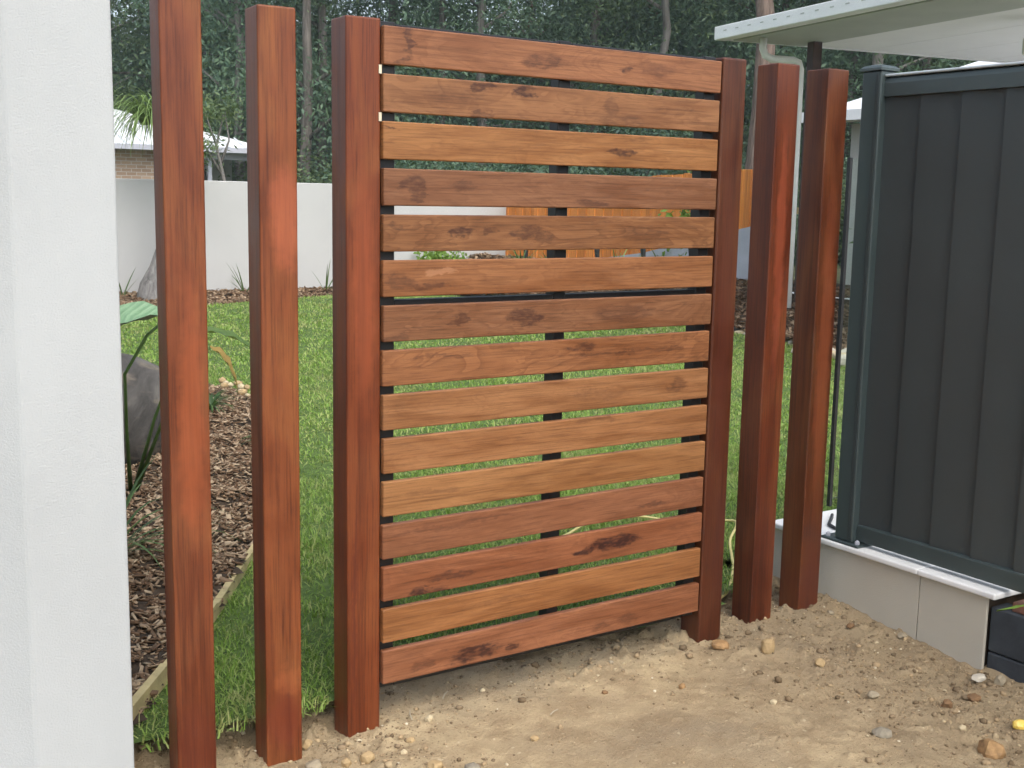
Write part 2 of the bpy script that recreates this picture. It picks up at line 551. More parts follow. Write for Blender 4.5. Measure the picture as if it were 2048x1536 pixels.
BED = [(-6, 3.0), (-.75, .3), (-.58, .2), (-.43, .46), (-.14, .9), (.06, 1.23), (.42, 1.8), (.80, 2.6), (1.12, 3.4), (1.33, 4.1), (1.40, 4.6),
       (1.37, 5.2), (1.05, 5.75), (.4, 6.1), (-1, 6.4), (-6, 6.6)]
BACKBED = [(-6, 10.2), (.5, 10.3), (2.48, 10.67), (3.83, 11.2), (5.19, 11.87), (6.6, 12.2), (6.75, 10.5), (6.9, 8.5), (6.85, 6.6), (6.72, 5.2), (6.4, 4.2), (6.3, 3.0), (6.3, .5), (8.6, .5), (8.6, 13.85), (-6, 12.95)]
def lawn_mask(x, y):
    edge = .17 + .05 * np.sin(x * 5.1) + .035 * np.sin(x * 17 + 1) + .02 * np.sin(x * 43) - .10 * np.clip((.1 - x) / .5, 0, 1) - np.where((x > -.1) & (x < 1.2), -.05, 0)
    return (y > edge) & ~inpoly(x, y, BED) & ~inpoly(x, y, BACKBED) & (x < 6.9) & (y < 12.9) & (x > -4) & ~((x > 1.60) & (y < .46))
t = NT('lawn_soil')
cs = t.coords()
t.out(t.ramp(t.noise(cs, 30, 5, .65)[0], [(.35, (.05, .08, .025)), (.65, (.11, .17, .045))]), .95, .1)
M['lawn_soil'] = t.mat
struct(grid('lawn', np.arange(-4, 7.0, .09), np.arange(.12, 13, .09), lawn_z, M['lawn_soil'],
            lambda x, y: lawn_mask(x, y) | lawn_mask(x, y - .08)))
struct(grid('mulch_bed_left', np.arange(-6, 1.6, .05), np.arange(0, 6.7, .05), lambda X, Y: -.035 + fbm(X, Y, 5, 4, 33) * .05, M['soil'], lambda x, y: inpoly(x, y, BED)))
struct(grid('mulch_bed_back', np.arange(-6, 8.7, .1), np.arange(.4, 14, .1), lambda X, Y: np.where(Y > 12.2, np.maximum(bed_z(X, Y), -.02), bed_z(X, Y)), M['soil'], lambda x, y: inpoly(x, y, BACKBED)))

# ------------------------------------------------------------------ gate
SLAT, PITCH, GW = .0908, .112, 1.098
gate = empty('timber_gate', (0, 0, 0), math.atan2(.0187, 1.1))
tag(gate, 'timber gate of fifteen stained horizontal slats on a black steel frame', 'gate')
SL = {
 1: (178, 112, 82), 2: (172, 114, 80), 3: (194, 128, 78), 4: (146, 94, 72), 5: (160, 104, 70), 6: (176, 110, 72), 7: (152, 98, 72), 8: (172, 106, 70),
 9: (184, 122, 82), 10: (188, 124, 82), 11: (190, 128, 82), 12: (160, 96, 72), 13: (168, 94, 66), 14: (180, 112, 66), 15: (172, 102, 76)}
BL = {1: [(0.068, 0.056, 0.016, 0.033, 0.6), (0.064, 0.017, 0.019, 0.009, 0.5), (0.464, 0.043, 0.072, 0.018, 0.55), (0.75, 0.04, 0.024, 0.008, 0.7), (0.841, 0.053, 0.072, 0.019, 0.35)],
 2: [(0.275, 0.075, 0.024, 0.012, 0.7), (0.404, 0.071, 0.039, 0.015, 0.8), (0.195, 0.052, 0.088, 0.027, 0.25), (0.269, 0.009, 0.033, 0.01, 0.6), (0.706, 0.05, 0.024, 0.029, 0.35), (0.724, 0.017, 0.087, 0.013, 0.35)],
 3: [(0.02, 0.082, 0.012, 0.006, 0.6), (0.728, 0.042, 0.038, 0.012, 0.75), (0.815, 0.075, 0.054, 0.008, 0.3)],
 4: [(0.084, 0.052, 0.035, 0.022, 0.55), (0.234, 0.052, 0.033, 0.013, 0.35), (0.098, 0.021, 0.02, 0.017, 0.5), (0.639, 0.012, 0.06, 0.011, 0.5)],
 5: [(0.221, 0.047, 0.033, 0.013, 0.75), (0.304, 0.05, 0.024, 0.01, 0.5), (0.428, 0.047, 0.048, 0.018, 0.6), (0.485, 0.03, 0.046, 0.019, 0.4), (0.029, 0.065, 0.017, 0.01, 0.4), (0.826, 0.04, 0.082, 0.025, 0.3)],
 6: [(0.05, 0.041, 0.042, 0.022, 0.45), (0.135, 0.025, 0.073, 0.01, 0.55), (0.171, 0.061, 0.04, 0.008, -0.2)],
 7: [(0.433, 0.049, 0.057, 0.024, 0.65), (0.224, 0.047, 0.027, 0.018, 0.5), (0.037, 0.01, 0.028, 0.013, 0.4), (0.764, 0.047, 0.109, 0.023, 0.35)],
 8: [(0.619, 0.067, 0.061, 0.013, 0.6), (0.768, 0.045, 0.283, 0.006, 0.4), (0.196, 0.066, 0.137, 0.005, 0.35)],
 9: [(0.978, 0.052, 0.039, 0.021, 0.45), (0.684, 0.041, 0.108, 0.02, 0.2)], 10: [(0.678, 0.081, 0.09, 0.009, 0.35)], 11: [(0.14, 0.054, 0.075, 0.007, 0.25)],
 12: [(0.9, 0.031, 0.058, 0.009, 0.45), (0.201, 0.064, 0.222, 0.007, 0.3)],
 13: [(0.764, 0.048, 0.094, 0.021, 0.9), (0.656, 0.038, 0.032, 0.013, 0.9), (0.203, 0.039, 0.094, 0.012, 0.55), (0.098, 0.015, 0.03, 0.014, 0.8), (0.158, 0.006, 0.046, 0.01, 0.6)],
 14: [(0.362, 0.054, 0.133, 0.009, 0.2)],
 15: [(0.284, 0.03, 0.081, 0.023, 0.85), (0.398, 0.02, 0.023, 0.009, 0.75), (0.811, 0.028, 0.034, 0.019, 0.35), (0.114, 0.029, 0.03, 0.014, 0.4), (0.71, 0.023, 0.037, 0.012, 0.35)]}
STREAK = {2: .7, 4: .5, 5: 1, 7: .9, 8: .9, 3: .5, 10: .3, 11: .25, 14: .25, 9: .4}
for i in range(1, 16):
    me = boxmesh('slat', 0, GW, 0, .019, 0, SLAT, .0035, 3)
    me.materials.append(slat_material('slat_timber_%d' % i, SL[i], BL[i], i * 13, STREAK.get(i, .5)))
    o = bpy.data.objects.new('slat', me)
    o.location = (random.uniform(-.001, .002), random.uniform(-.001, .001), 14 * PITCH - (i - 1) * PITCH)
    o.rotation_euler = (0, random.uniform(-.0012, .0012), 0)
    link(o, gate)
# welded steel frame behind the slats
ZT = 14 * PITCH + SLAT
for x0, x1 in ((-.008, .042), (.533, .573), (1.052, 1.094)):
    box('frame_stile', x0, x1, .021, .060, -.016, ZT + .012, M['steel'], gate, .002, 1)
for z0, z1 in ((-.018, .026), (.955, .998), (ZT - .032, ZT + .008)):
    for xa, xb in ((.0425, .5325), (.5735, 1.0515)):
        box('frame_rail', xa, xb, .022, .059, z0, z1, M['steel'], gate, .002, 1)
for z in (14 * PITCH - .0205, 13 * PITCH - .0205):
    box('packer', -.0085, -.0015, .008, .0205, z - .001, z + .0195, M['cream'], gate)

# ------------------------------------------------------------------ posts
RED = (150, 74, 48)
posts = [
 (-.5469, -.0287, 1.83, -.0679, (150, 72, 50), 'stained square post nearest the white rendered pier, tallest in view', [(.05, .75, .03, .3, .35, (176, 92, 52)), (.045, -.02, .05, .1, .45, (92, 40, 28))]),
 (-.3252, -.0210, 1.6728, -.0493, (156, 76, 50), 'stained square post midway between rendered pier and gate hinge post', [(.06, 1.2, .035, .12, .4, (190, 104, 70)), (.05, .08, .03, .03, .25, (176, 100, 58)), (.045, -.02, .05, .08, .5, (110, 48, 32))]),
 (-.0933, .0135, 1.6755, -.0295, (146, 66, 42), 'stained square gate post on the left of the slatted gate', [(.02, .2, .006, .3, .5, (84, 36, 26)), (.045, 1.0, .03, .3, .3, (170, 88, 52))]),
 (1.1065, .020, 1.672, -.012, (108, 50, 36), 'dark stained square gate post touching right end of the slats', [(.045, .9, .03, .5, .35, (84, 42, 32)), (.07, .2, .03, .2, .4, (70, 32, 26))]),
 (1.3343, .0293, 1.6732, -.012, (132, 60, 42), 'middle one of three stained posts right of the gate', [(.045, 1.1, .02, .4, .3, (170, 84, 56))]),
 (1.5264, .006, 1.6696, .002, (126, 62, 42), 'stained post standing closest to the charcoal metal fence', [(.05, .8, .03, .5, .3, (160, 84, 52)), (.045, 0, .05, .15, .5, (84, 36, 28))])]
for k, (x, y, z, rz, c, lab, bl) in enumerate(posts):
    me = boxmesh('timber_post', 0, .091, 0, .091, -.32, z, .007 if k == 3 else .0045, 3)
    me.materials.append(post_material('post_timber_%d' % k, c, 50 + k * 7, bl))
    o = bpy.data.objects.new('timber_post', me)
    o.location = (x, y, 0); o.rotation_euler = (0, 0, rz)
    link(o)
    tag(o, lab, 'post', 'stained square posts beside the gate')

# ------------------------------------------------------------------ white rendered pier on the left
pp_ = [(-.6395, -.004), (-.6395, .25), (-.84, .25), (-3.1, 1.62), (-3.22, 1.42), (-.852, -.004)]
bm = bmesh.new()
lo_ = [bm.verts.new((x, y, -.35)) for x, y in pp_]; hi_ = [bm.verts.new((x, y, 2.75)) for x, y in pp_]
bm.faces.new(lo_[::-1]); bm.faces.new(hi_)
for k in range(6):
    bm.faces.new((lo_[k], lo_[(k + 1) % 6], hi_[(k + 1) % 6], hi_[k]))
bmesh.ops.recalc_face_normals(bm, faces=bm.faces[:])
bmesh.ops.bevel(bm, geom=[e for e in bm.edges if abs(e.verts[0].co.z - e.verts[1].co.z) > 1], offset=.006, segments=2, profile=.5, affect='EDGES')
me = bpy.data.meshes.new('rendered_pier'); bm.to_mesh(me); bm.free()
me.materials.append(M['render'])
o = link(bpy.data.objects.new('rendered_pier', me))
tag(o, 'end of a white textured rendered wall at the left of the picture', 'wall')

# ------------------------------------------------------------------ masonry plinth, coping and charcoal fence on the right
WX = 1.70
pl = empty('masonry_plinth', (WX, 0, -.1))
tag(pl, 'low cement slab wall with white coping under the charcoal fence', 'wall')
def pbox(name, x0, x1, y0, y1, z0, z1, mat, par, bevel=.003, seg=2):
    o = box(name, x0, x1, y0, y1, z0, z1, mat, par, bevel, seg)
    o.location = -Vector(par.location)
    return o
pbox('core', WX + .012, WX + .20, -.56, .29, -.5, .118, M['soil'], pl, 0)
for y0, y1 in ((-.3265, .302), (-.568, -.3295)):
    pbox('slab', WX, WX + .0115, y0, y1, -.4, .120, M['slab'], pl, .0015)
pbox('end_slab', WX + .0125, WX + .42, .2905, .302, -.4, .120, M['slab'], pl, .0015)
for y0, y1 in ((-.3275, .318), (-.605, -.3285)):
    pbox('coping', WX - .018, WX + .44, y0, y1, .1205, .1405, M['coping'], pl, .006, 3)
# charcoal steel fence
cf = empty('steel_fence', (WX + .05, .0, .14))
tag(cf, 'charcoal corrugated steel panel fence with capped post standing on coping', 'fence')
PX0, PX1 = WX + .002, WX + .072
post = pbox('post', PX0, PX1, -.048, .028, .149, 1.672, M['charcoal_post'], cf, .006, 3)
# grooves of the post face
for yy in (-.038, -.03):
    q = box('groove', PX0 - .0015, PX0 + .0005, yy - .0025, yy + .0025, .16, 1.66, M['charcoal'], post)
v, f = [], []
cx, cy = (PX0 + PX1) / 2, -.010
for (r, z) in ((.043, 1.6725), (.043, 1.680), (.034, 1.688), (.012, 1.693)):
    for k in range(4):
        a = PI / 4 + k * PI / 2
        v.append((cx + r * 1.414 * math.cos(a), cy + r * 1.414 * math.sin(a), z))
for j in range(3):
    for k in range(4):
        f.append((j * 4 + k, j * 4 + (k + 1) % 4, (j + 1) * 4 + (k + 1) % 4, (j + 1) * 4 + k))
f.append((3, 2, 1, 0)); f.append((12, 13, 14, 15))
meshobj('post_cap', v, f, M['charcoal_post'], post)
bp = pbox('base_plate', WX - .012, WX + .11, -.085, .075, .141, .149, M['charcoal_post'], cf, .002, 1)
for bx_, by_ in ((WX + .006, -.067), (WX + .006, .058), (WX + .095, -.067), (WX + .095, .058)):
    v, f = tube([(bx_, by_, .1492), (bx_, by_, .158), (bx_, by_, .163)], [.008, .008, .003], 6)
    meshobj('bolt', v, f, M['bluegrey'], bp)
FX = WX + .040
FE = -3.05
pr = [(-.022, 1.592), (-.022, 1.632), (-.017, 1.646), (-.004, 1.652), (.022, 1.652), (.022, 1.592)]
v = [Vector((FX + a, yy, b)) - Vector(cf.location) for yy in (FE, -.0485) for a, b in pr]
f = [tuple(range(6)), tuple(range(6, 12))[::-1]] + [(k, k + 6, (k + 1) % 6 + 6, (k + 1) % 6) for k in range(6)]
meshobj('top_rail', v, f, M['charcoal_post'], cf)
pbox('rail_sky_sheen', FX - .0235, FX + .012, FE, -.0485, 1.6525, 1.6605, M['rail_sheen'], cf, .003, 2)  # added pale strip, paints the sky reflection along the rail's upper lip
pbox('bottom_rail', FX - .020, FX + .020, FE, -.0485, .155, .210, M['charcoal_post'], cf, .004, 2)
pbox('second_post', PX0, PX1, FE - .078, FE - .002, .149, 1.672, M['charcoal_post'], cf, .006, 3)
# profiled sheets: six pans each, alternately out and in
def sheet(y_start, n):
    prof = []
    y = y_start
    P = .1475
    for k in range(n):
        prof += [(y, -.012), (y - .03, -.0095), (y - .142, .003), (y - .1445, .003)]
        y -= P
    prof.append((y, -.012))
    V = []; F = []
    for (yy, dx) in prof:
        V += [(FX + dx, yy, .2), (FX + dx, yy, 1.60), (FX + dx + .0015, yy, .2), (FX + dx + .0015, yy, 1.60)]
    for k in range(len(prof) - 1):
        a = k * 4
        F += [(a, a + 1, a + 5, a + 4), (a + 6, a + 7, a + 3, a + 2)]
    return V, F, y
y = -.036
for k in range(4):
    v, f, y = sheet(y, 5)
    o = meshobj('infill_sheet', v, f, M['charcoal'], cf)
    o.location = -Vector(cf.location)
    y -= .0005
# charcoal sleepers that carry on towards the camera
sw = empty('sleeper_wall', (WX + .05, -.6, -.1))
tag(sw, 'charcoal sleeper retaining wall at lower right corner below the coping', 'wall')
for z0, z1 in ((-.45, -.205), (-.203, -.052), (-.048, .088)):
    pbox('sleeper', WX + .018, WX + .095, -3.2, -.570, z0, z1, M['sleeper'], sw, .005, 2)
k = 0
for yy in np.arange(-.86, -3.1, -.235):
    o = pbox('paver', WX + .03, WX + .26, yy, yy + .23, .0885, .118, M['paver'], sw, .004, 2)
# glass pool panel with a dark edge
gp = empty('glass_panel', (2.03, .35, .14))
tag(gp, 'clear glass pool fence panel with dark edge behind the charcoal fence', 'glass fence')
t = NT('pool_glass'); t.out((.86, .95, .92, 1), .02, .5); t.b.inputs['Transmission Weight'].default_value = 1.0; t.b.inputs['IOR'].default_value = 1.45
pbox('pane', 2.044, 3.4, .352, .362, .17, 1.42, t.mat, gp, 0)
pbox('edge_strip', 2.030, 2.0435, .350, .364, .141, 1.422, M['pot'], gp, 0)
pbox('spigot', 2.35, 2.40, .335, .380, -.1, .20, M['coping'], gp, .004)
# black lead lying on the coping
v, f = tube([(1.93, .245, .1475), (1.90, .22, .147), (1.86, .19, .147), (1.82, .16, .147), (1.80, .11, .1475)], [.006] * 5, 6)
tag(meshobj('cable', v, f, M['pot'], None, True), 'short black cable lying on white coping behind the post', 'cable')
# ------------------------------------------------------------------ far white boundary wall
o = box('boundary_wall', -7, 8.42, 12.66, 12.86, -.3, 1.415, M['farwall'], None, .01, 2)
o.rotation_euler = (0, 0, 0)
tag(o, 'long white rendered boundary wall across the back of the lawn', 'wall')

# ------------------------------------------------------------------ orange paling fence with a blue-grey retaining wall in front
tf = empty('paling_fence', (8.42, 6.7, 0))
tag(tf, 'orange timber paling fence at the far right of the lawn', 'fence')
pm = {}
yy = 12.62
while yy > 6.75:
    top = 1.40 + (13.8 - yy) / 6.3 * .235
    key = random.randrange(4)
    me = boxmesh('paling', 0, .018, 0, .094, 0, 1.62, .002, 1) if key not in pm else pm[key]
    if key not in pm:
        me.materials.append(M['paling']); pm[key] = me
    o = bpy.data.objects.new('paling', me)
    o.location = (8.42 - tf.location.x + (.012 if int(yy * 10) % 2 else 0), yy - tf.location.y, top - 1.62 + random.uniform(-.006, .006))
    link(o, tf)
    yy -= .0985
for z in (.35, 1.15):
    pbox('fence_rail', 8.452, 8.50, 6.75, 12.62, z, z + .07, M['pine'], tf, 0)
v = []
for (yy, zt) in ((10.3, .44), (9.63, .53), (8.83, .63), (7.9, .82), (7.0, 1.0), (6.6, 1.06)):
    v += [(7.95, yy, -.2), (7.95, yy, zt), (8.13, yy, zt), (8.13, yy, -.2)]
f = []
for k in range(5):
    a = k * 4
    f += [(a, a + 1, a + 5, a + 4), (a + 1, a + 2, a + 6, a + 5), (a + 2, a + 3, a + 7, a + 6)]
f += [(3, 2, 1, 0), (20, 21, 22, 23)]
tag(meshobj('garden_wall', v, f, M['bluegrey']), 'low raked blue grey garden wall in front of paling fence', 'wall')
for (yy, zt, nm) in ((11.167, .62, 'leftmost'), (9.53, .66, 'second from left'), (8.614, .71, 'second from right'), (7.751, .76, 'rightmost')):
    zb = float(bed_z(np.array(7.8), np.array(yy)))
    v, f = tube([(7.8, yy, zb - .1), (7.8, yy, zt - .12), (7.8, yy + .015, zt)], [.02, .028, .036], 8)
    tag(meshobj('garden_stake', v, f, M['pot'], None), 'black garden stake before the paling fence, %s of four' % nm, 'stake', 'black stakes in the far bed')

# ------------------------------------------------------------------ patio cover at upper right
pc = empty('patio_cover', (7.5, 5.76, .3))
pc.rotation_euler = (0, 0, -.17)
tag(pc, 'white flat patio cover with gutter, downpipe and brown post', 'patio cover')
PZ = 2.80
gut = pbox('gutter', 6.64, 6.77, 2.5, 6.19, PZ, PZ + .125, M['white_paint'], pc, .008, 2)
for k in range(17):
    yy = 6.0 - k * .2
    box('overflow_slot', 6.6375, 6.6395, yy - .025, yy + .025, PZ + .068, PZ + .078, M['eave'], gut)
pbox('roof_panel', 6.775, 14, 2.5, 6.16, PZ + .04, PZ + .115, M['white_roof'], pc, 0)
pbox('end_fascia', 6.775, 14, 6.165, 6.19, PZ + .005, PZ + .12, M['white_paint'], pc, .002)
pbox('beam', 6.80, 7.62, 2.52, 6.10, PZ - .004, PZ + .0385, M['eave'], pc, .003)
for k in range(8):
    pbox('ceiling_panel', 7.63 + k * .8, 8.425 + k * .8, 2.52, 6.14, PZ + .018, PZ + .0385, M['ceiling'], pc, .003)
pbox('post', 7.46, 7.56, 5.72, 5.82, .2, PZ - .006, M['darkbrown'], pc, .003)
v, f = tube([(6.94, 5.80, PZ + .005), (6.94, 5.80, PZ - .10), (6.96, 5.79, PZ - .16), (7.02, 5.77, PZ - .19), (7.22, 5.70, PZ - .20), (7.27, 5.685, PZ - .22), (7.29, 5.68, PZ - .28), (7.29, 5.68, .25)],
            [.036] * 8, 12)
meshobj('downpipe', [Vector(x) - Vector(pc.location) for x in v], f, M['white_paint'], pc, True)
struct(grid('patio_bounce_paving', np.linspace(7.6, 14, 20), np.linspace(-3, 6.4, 20), lambda X, Y: .36 + 0 * X, M['ceiling']))  # unseen pale paving added so sun bounces up onto the patio ceiling
# white fitting hanging from the patio ceiling
fl = empty('ceiling_fitting', (7.88, 3.6, PZ))
tag(fl, 'pale fitting hanging on a thin rod under the patio ceiling', 'ceiling fitting')
v, f = tube([(0, 0, .017), (0, 0, -.14)], [.016, .016], 8)
meshobj('rod', v, f, M['offwhite'], fl, True)
v, f = tube([(0, 0, .0175), (0, 0, -.03)], [.055, .045], 12)
meshobj('canopy', v, f, M['offwhite'], fl, True)
box('housing', -.11, .11, -.11, .11, -.29, -.1405, M['offwhite'], fl, .02, 2)

# ------------------------------------------------------------------ houses behind
h = empty('brick_house', (7.5, 29, -.1))
tag(h, 'brick house with white metal roof behind the boundary wall', 'house')
def hb(name, x0, x1, y0, y1, z0, z1, mat, par=h, **k):
    return pbox(name, x0, x1, y0, y1, z0, z1, mat, par, k.get('bevel', 0))
hb('wall', 0, 7.3, 26.7, 33, -.2, 2.30, M['brick'])
hb('wall', 7.3005, 10.1, 29.2, 33, -.2, 2.30, M['grey_wall'])
hb('verandah_beam', 7.32, 10.2, 26.55, 26.7, 2.08, 2.30, M['bluegrey'])
for x in (8.55, 9.9):
    hb('verandah_post', x, x + .1, 26.57, 26.67, -.2, 2.079, M['bluegrey'])
w_ = hb('window', 7.7, 9.5, 29.17, 29.199, .4, 2.0, M['bluegrey'])
for x in (7.78, 8.66):
    q = box('pane', x, x + .78, 29.155, 29.1695, .5, 1.9, M['darkglass'], w_)
# hipped roof: ridge falls away to the right
rv = [(-.6, 26.2, 2.36), (10.45, 26.2, 2.30), (10.45, 33.5, 2.30), (-.6, 33.5, 2.36), (-.6, 29.8, 3.42), (6.95, 29.8, 3.42)]
rf = [(0, 1, 5, 4), (1, 2, 5), (2, 3, 4, 5), (3, 0, 4), (3, 2, 1, 0)]
ro = meshobj('roof', [Vector(x) - Vector(h.location) for x in rv], rf, M['white_roof'], h)
box('gutter', -.6 - 7.5, 10.5 - 7.5, 26.12 - 29, 26.198 - 29, 2.24 + .1, 2.36 + .1, M['bluegrey'], ro)
for k in range(26):       # standing ribs of the metal roof
    x = -.2 + k * .42
    yt = 29.8 if x < 6.9 else 29.8 - (x - 6.95) / 3.5 * 3.6
    zt = 2.335 + (yt - 26.2) / 3.6 * 1.085
    if yt > 26.4:
        v, f = tube([(x - 7.5, 26.21 - 29, 2.345 + .112), (x - 7.5, yt - 29, zt + .108)], [.018, .018], 4)
        meshobj('roof_rib', v, f, M['white_roof'], ro)
h2 = empty('rendered_house', (15, 8, .3))
tag(h2, 'pale rendered house with white hipped roof beyond charcoal fence', 'house')
hb('wall', 13.95, 22, 2, 11.0, -.2, 2.55, M['grey_wall'], h2)
w_ = hb('window', 13.92, 13.949, 8.2, 9.4, .6, 2.0, M['white_paint'], h2)
box('pane', 13.905, 13.9195, 8.28, 9.32, .68, 1.92, M['darkglass'], w_)
rv = [(13.4, 1.4, 2.68), (22.6, 1.4, 2.68), (22.6, 11.5, 2.68), (13.4, 11.5, 2.68), (17.8, 5.6, 4.7), (17.8, 7.1, 4.7)]
rf = [(0, 1, 4), (1, 2, 5, 4), (2, 3, 5), (3, 0, 4, 5), (3, 2, 1, 0)]
ro = meshobj('roof', [Vector(x) - Vector(h2.location) for x in rv], rf, M['white_roof'], h2)
box('gutter', 13.31 - 15, 13.398 - 15, 1.4 - 8, 11.52 - 8, 2.56 - .3, 2.72 - .3, M['white_paint'], ro)
box('eaves_soffit', 13.399 - 15, 13.949 - 15, 1.4 - 8, 11.5 - 8, 2.58 - .3, 2.62 - .3, M['offwhite'], ro)

# ------------------------------------------------------------------ leaf-card foliage
def leafcards(n, centers, spread, L, W, droop, rng, jit=.5):
    ci = rng.integers(0, len(centers), n)
    c = centers[ci] + rng.normal(0, 1, (n, 3)) * spread
    d = rng.normal(0, 1, (n, 3)); d[:, 2] = d[:, 2] * .6 - droop
    d /= np.linalg.norm(d, axis=1)[:, None]
    s = np.cross(d, rng.normal(0, 1, (n, 3))); s /= np.linalg.norm(s, axis=1)[:, None] + 1e-9
    l = L * (1 + jit * rng.uniform(-1, 1, n))[:, None]; ww = W * (1 + jit * rng.uniform(-1, 1, n))[:, None]
    a = c; b = c + d * l * .45 + s * ww * .5; e = c + d * l; g_ = c + d * l * .45 - s * ww * .5
    V = np.stack([a, b, e, g_], 1).reshape(-1, 3)
    return V
def leafobj(name, V, mat, parent=None):
    n = len(V) // 4
    return bigmesh(name, V, np.arange(4 * n), np.full(n, 4), mat, parent)

def gum_meshes(seed, H, cb, R, nl, mat, bark, tr, lean=0.0):
    rng = np.random.default_rng(seed); rr = random.Random(seed)
    pts = [Vector((0, 0, -.4))]; rad = [tr * 1.25]
    n = 9
    dx, dy = lean, rr.uniform(-.03, .03)
    for k in range(1, n + 1):
        z = H * .93 * k / n
        pts.append(Vector((dx * z + rr.uniform(-.12, .12), dy * z + rr.uniform(-.12, .12), z)))
        rad.append(tr * (1 - .85 * k / n) + .015)
    parts = [tube(pts, rad, 9)]
    cen = []
    for k in range(15):
        t_ = rr.uniform(cb / H, .97)
        i = min(int(t_ * n), n - 1)
        p = pts[i].lerp(pts[i + 1], t_ * n - i)
        a = rr.uniform(0, 2 * PI); L = R * rr.uniform(.45, 1.0) * (1 - .35 * (t_ - cb / H))
        mid = p + Vector((math.cos(a) * L * .5, math.sin(a) * L * .5, L * .32))
        end = p + Vector((math.cos(a + .3) * L, math.sin(a + .3) * L, L * rr.uniform(.2, .6)))
        r0 = tr * (1 - .8 * t_) * .45 + .012
        parts.append(tube([p, mid, end], [r0, r0 * .6, .012], 5))
        for q in range(4):
            u = rr.uniform(.4, 1.1)
            cpt = p.lerp(end, u) + Vector((rr.gauss(0, .5), rr.gauss(0, .5), rr.gauss(-.2, .6)))
            cen.append(cpt)
    tv, tf_ = merge(parts)
    cen = np.array([tuple(c) for c in cen])
    V = leafcards(nl, cen, np.array([.66, .66, .52]), .17, .06, .7, rng)
    return tv, tf_, V

def gum_variant(seed, H, cb, R, nl, mat, bark, tr, lean=0.0):
    tv, tf_, V = gum_meshes(seed, H, cb, R, nl, mat, bark, tr, lean)
    root = empty('gum_tree')
    a = meshobj('trunk', tv, tf_, bark, root, True)
    b = leafobj('crown', V, mat, root)
    return root

def copy_tree(root):
    r = root.copy(); COL.objects.link(r)
    for ch in root.children:
        c = ch.copy(); COL.objects.link(c); c.parent = r
    return r

CAM = Vector((-1.3339, -2.6526, 0))
def polar(px, D):
    """ground point seen in a given direction (angle from the fence normal, by image column) at distance D"""
    a = yaw + math.atan((px - 1024) / 2393.8)
    return CAM.x + D * math.sin(a), CAM.y + D * math.cos(a)

variants = [gum_variant(101, 14, 3.0, 2.8, 15000, M['gumleaf'], M['bark'], .17),
            gum_variant(102, 16, 2.2, 3.2, 16000, M['gumleaf2'], M['bark'], .20),
            gum_variant(103, 13, 1.6, 2.6, 15500, M['gumleaf'], M['redbark'], .15, .03),
            gum_variant(104, 15, 2.6, 3.0, 15500, M['gumleaf2'], M['palebark'], .16, -.03),
            gum_variant(105, 14, 4.5, 2.9, 13000, M['gumleaf'], M['palebark'], .18)]
usedv = [False] * 5
def place_gum(k, px, D, rz, sc, label, group=None):
    root = variants[k] if not usedv[k] else copy_tree(variants[k])
    usedv[k] = True
    x, y = polar(px, D)
    root.location = (x, y, -.2); root.rotation_euler = (0, 0, rz); root.scale = (sc, sc, sc)
    tag(root, label, 'tree', group)
    return root
MARKS = [(225, 'behind the white rendered pier'), (300, 'between pier and first post'), (420, 'behind the first post'), (490, 'between first and second posts'), (600, 'behind the second post'),
         (665, 'between second post and gate post'), (765, 'behind the left gate post'), (1000, 'above left third of the gate'), (1220, 'above the middle of the gate'), (1450, 'above right third of the gate'),
         (1610, 'behind the posts right of the gate'), (1760, 'beside the patio downpipe'), (9999, 'behind the patio cover')]
def mark(px):
    return next(w for lim, w in MARKS if px < lim)
def clash(x, y):
    return (-2.5 < x < 12.3 and 24 < y < 35) or (12 < x < 24 and 0 < y < 13.5)
place_gum(4, 955, 35, .3, 1.0, 'gum tree with straight grey trunk above the middle of the gate', 'gum trees in the forest')
place_gum(4, 486, 35.5, 2.0, .95, 'slender gum tree beside the right end of the brick house roof', 'gum trees in the forest')
place_gum(0, 612, 33.5, 1.2, 1.0, 'gum tree with thin trunk between two posts left of the gate', 'gum trees in the forest')
place_gum(3, 1290, 33, 2.5, .95, 'leaning pale gum tree above right end of the top slat', 'gum trees in the forest')
place_gum(4, 1716, 33, 4.0, 1.05, 'pale gum trunk seen under the patio cover behind brown post', 'gum trees in the forest')
rr = random.Random(5)
for D, step, off in ((37, 125, -90), (42, 135, -60), (49, 190, -80)):
    px = off
    while px < 2140:
        dd = D + rr.uniform(-2, 2); p_ = px + rr.uniform(-35, 35)
        x, y = polar(p_, dd)
        if not clash(x, y):
            place_gum(rr.randrange(5), p_, dd, rr.uniform(0, 6.28), rr.uniform(.85, 1.2), 'dark gum tree of the %s forest row, %s' % ({37: 'nearest', 42: 'middle', 49: 'farthest'}[D], mark(p_)), 'background forest gums')
        px += step
def number_twins(grp):
    seen = {}
    for o in bpy.data.objects:
        if o.get('group') == grp:
            seen.setdefault(o['label'], []).append(o)
    for lab, l in seen.items():
        if len(l) > 1:
            l.sort(key=lambda o: math.atan2(o.location.x - CAM.x, o.location.y - CAM.y))
            for k, o in enumerate(l):
                o['label'] = lab + (', left one' if k == 0 else ', right one' if k == len(l) - 1 else ', middle one')
number_twins('background forest gums')
# one big rough-barked trunk in front of the forest, left of the patio cover
big = gum_variant(140, 17, 6.2, 3.2, 7000, M['gumleaf'], M['redbark'], .27, .0)
x, y = polar(1498, 28)
big.location = (x, y, -.2)
tag(big, 'big rough barked gum trunk rising behind the patio gutter corner', 'tree', 'gum trees in the forest')

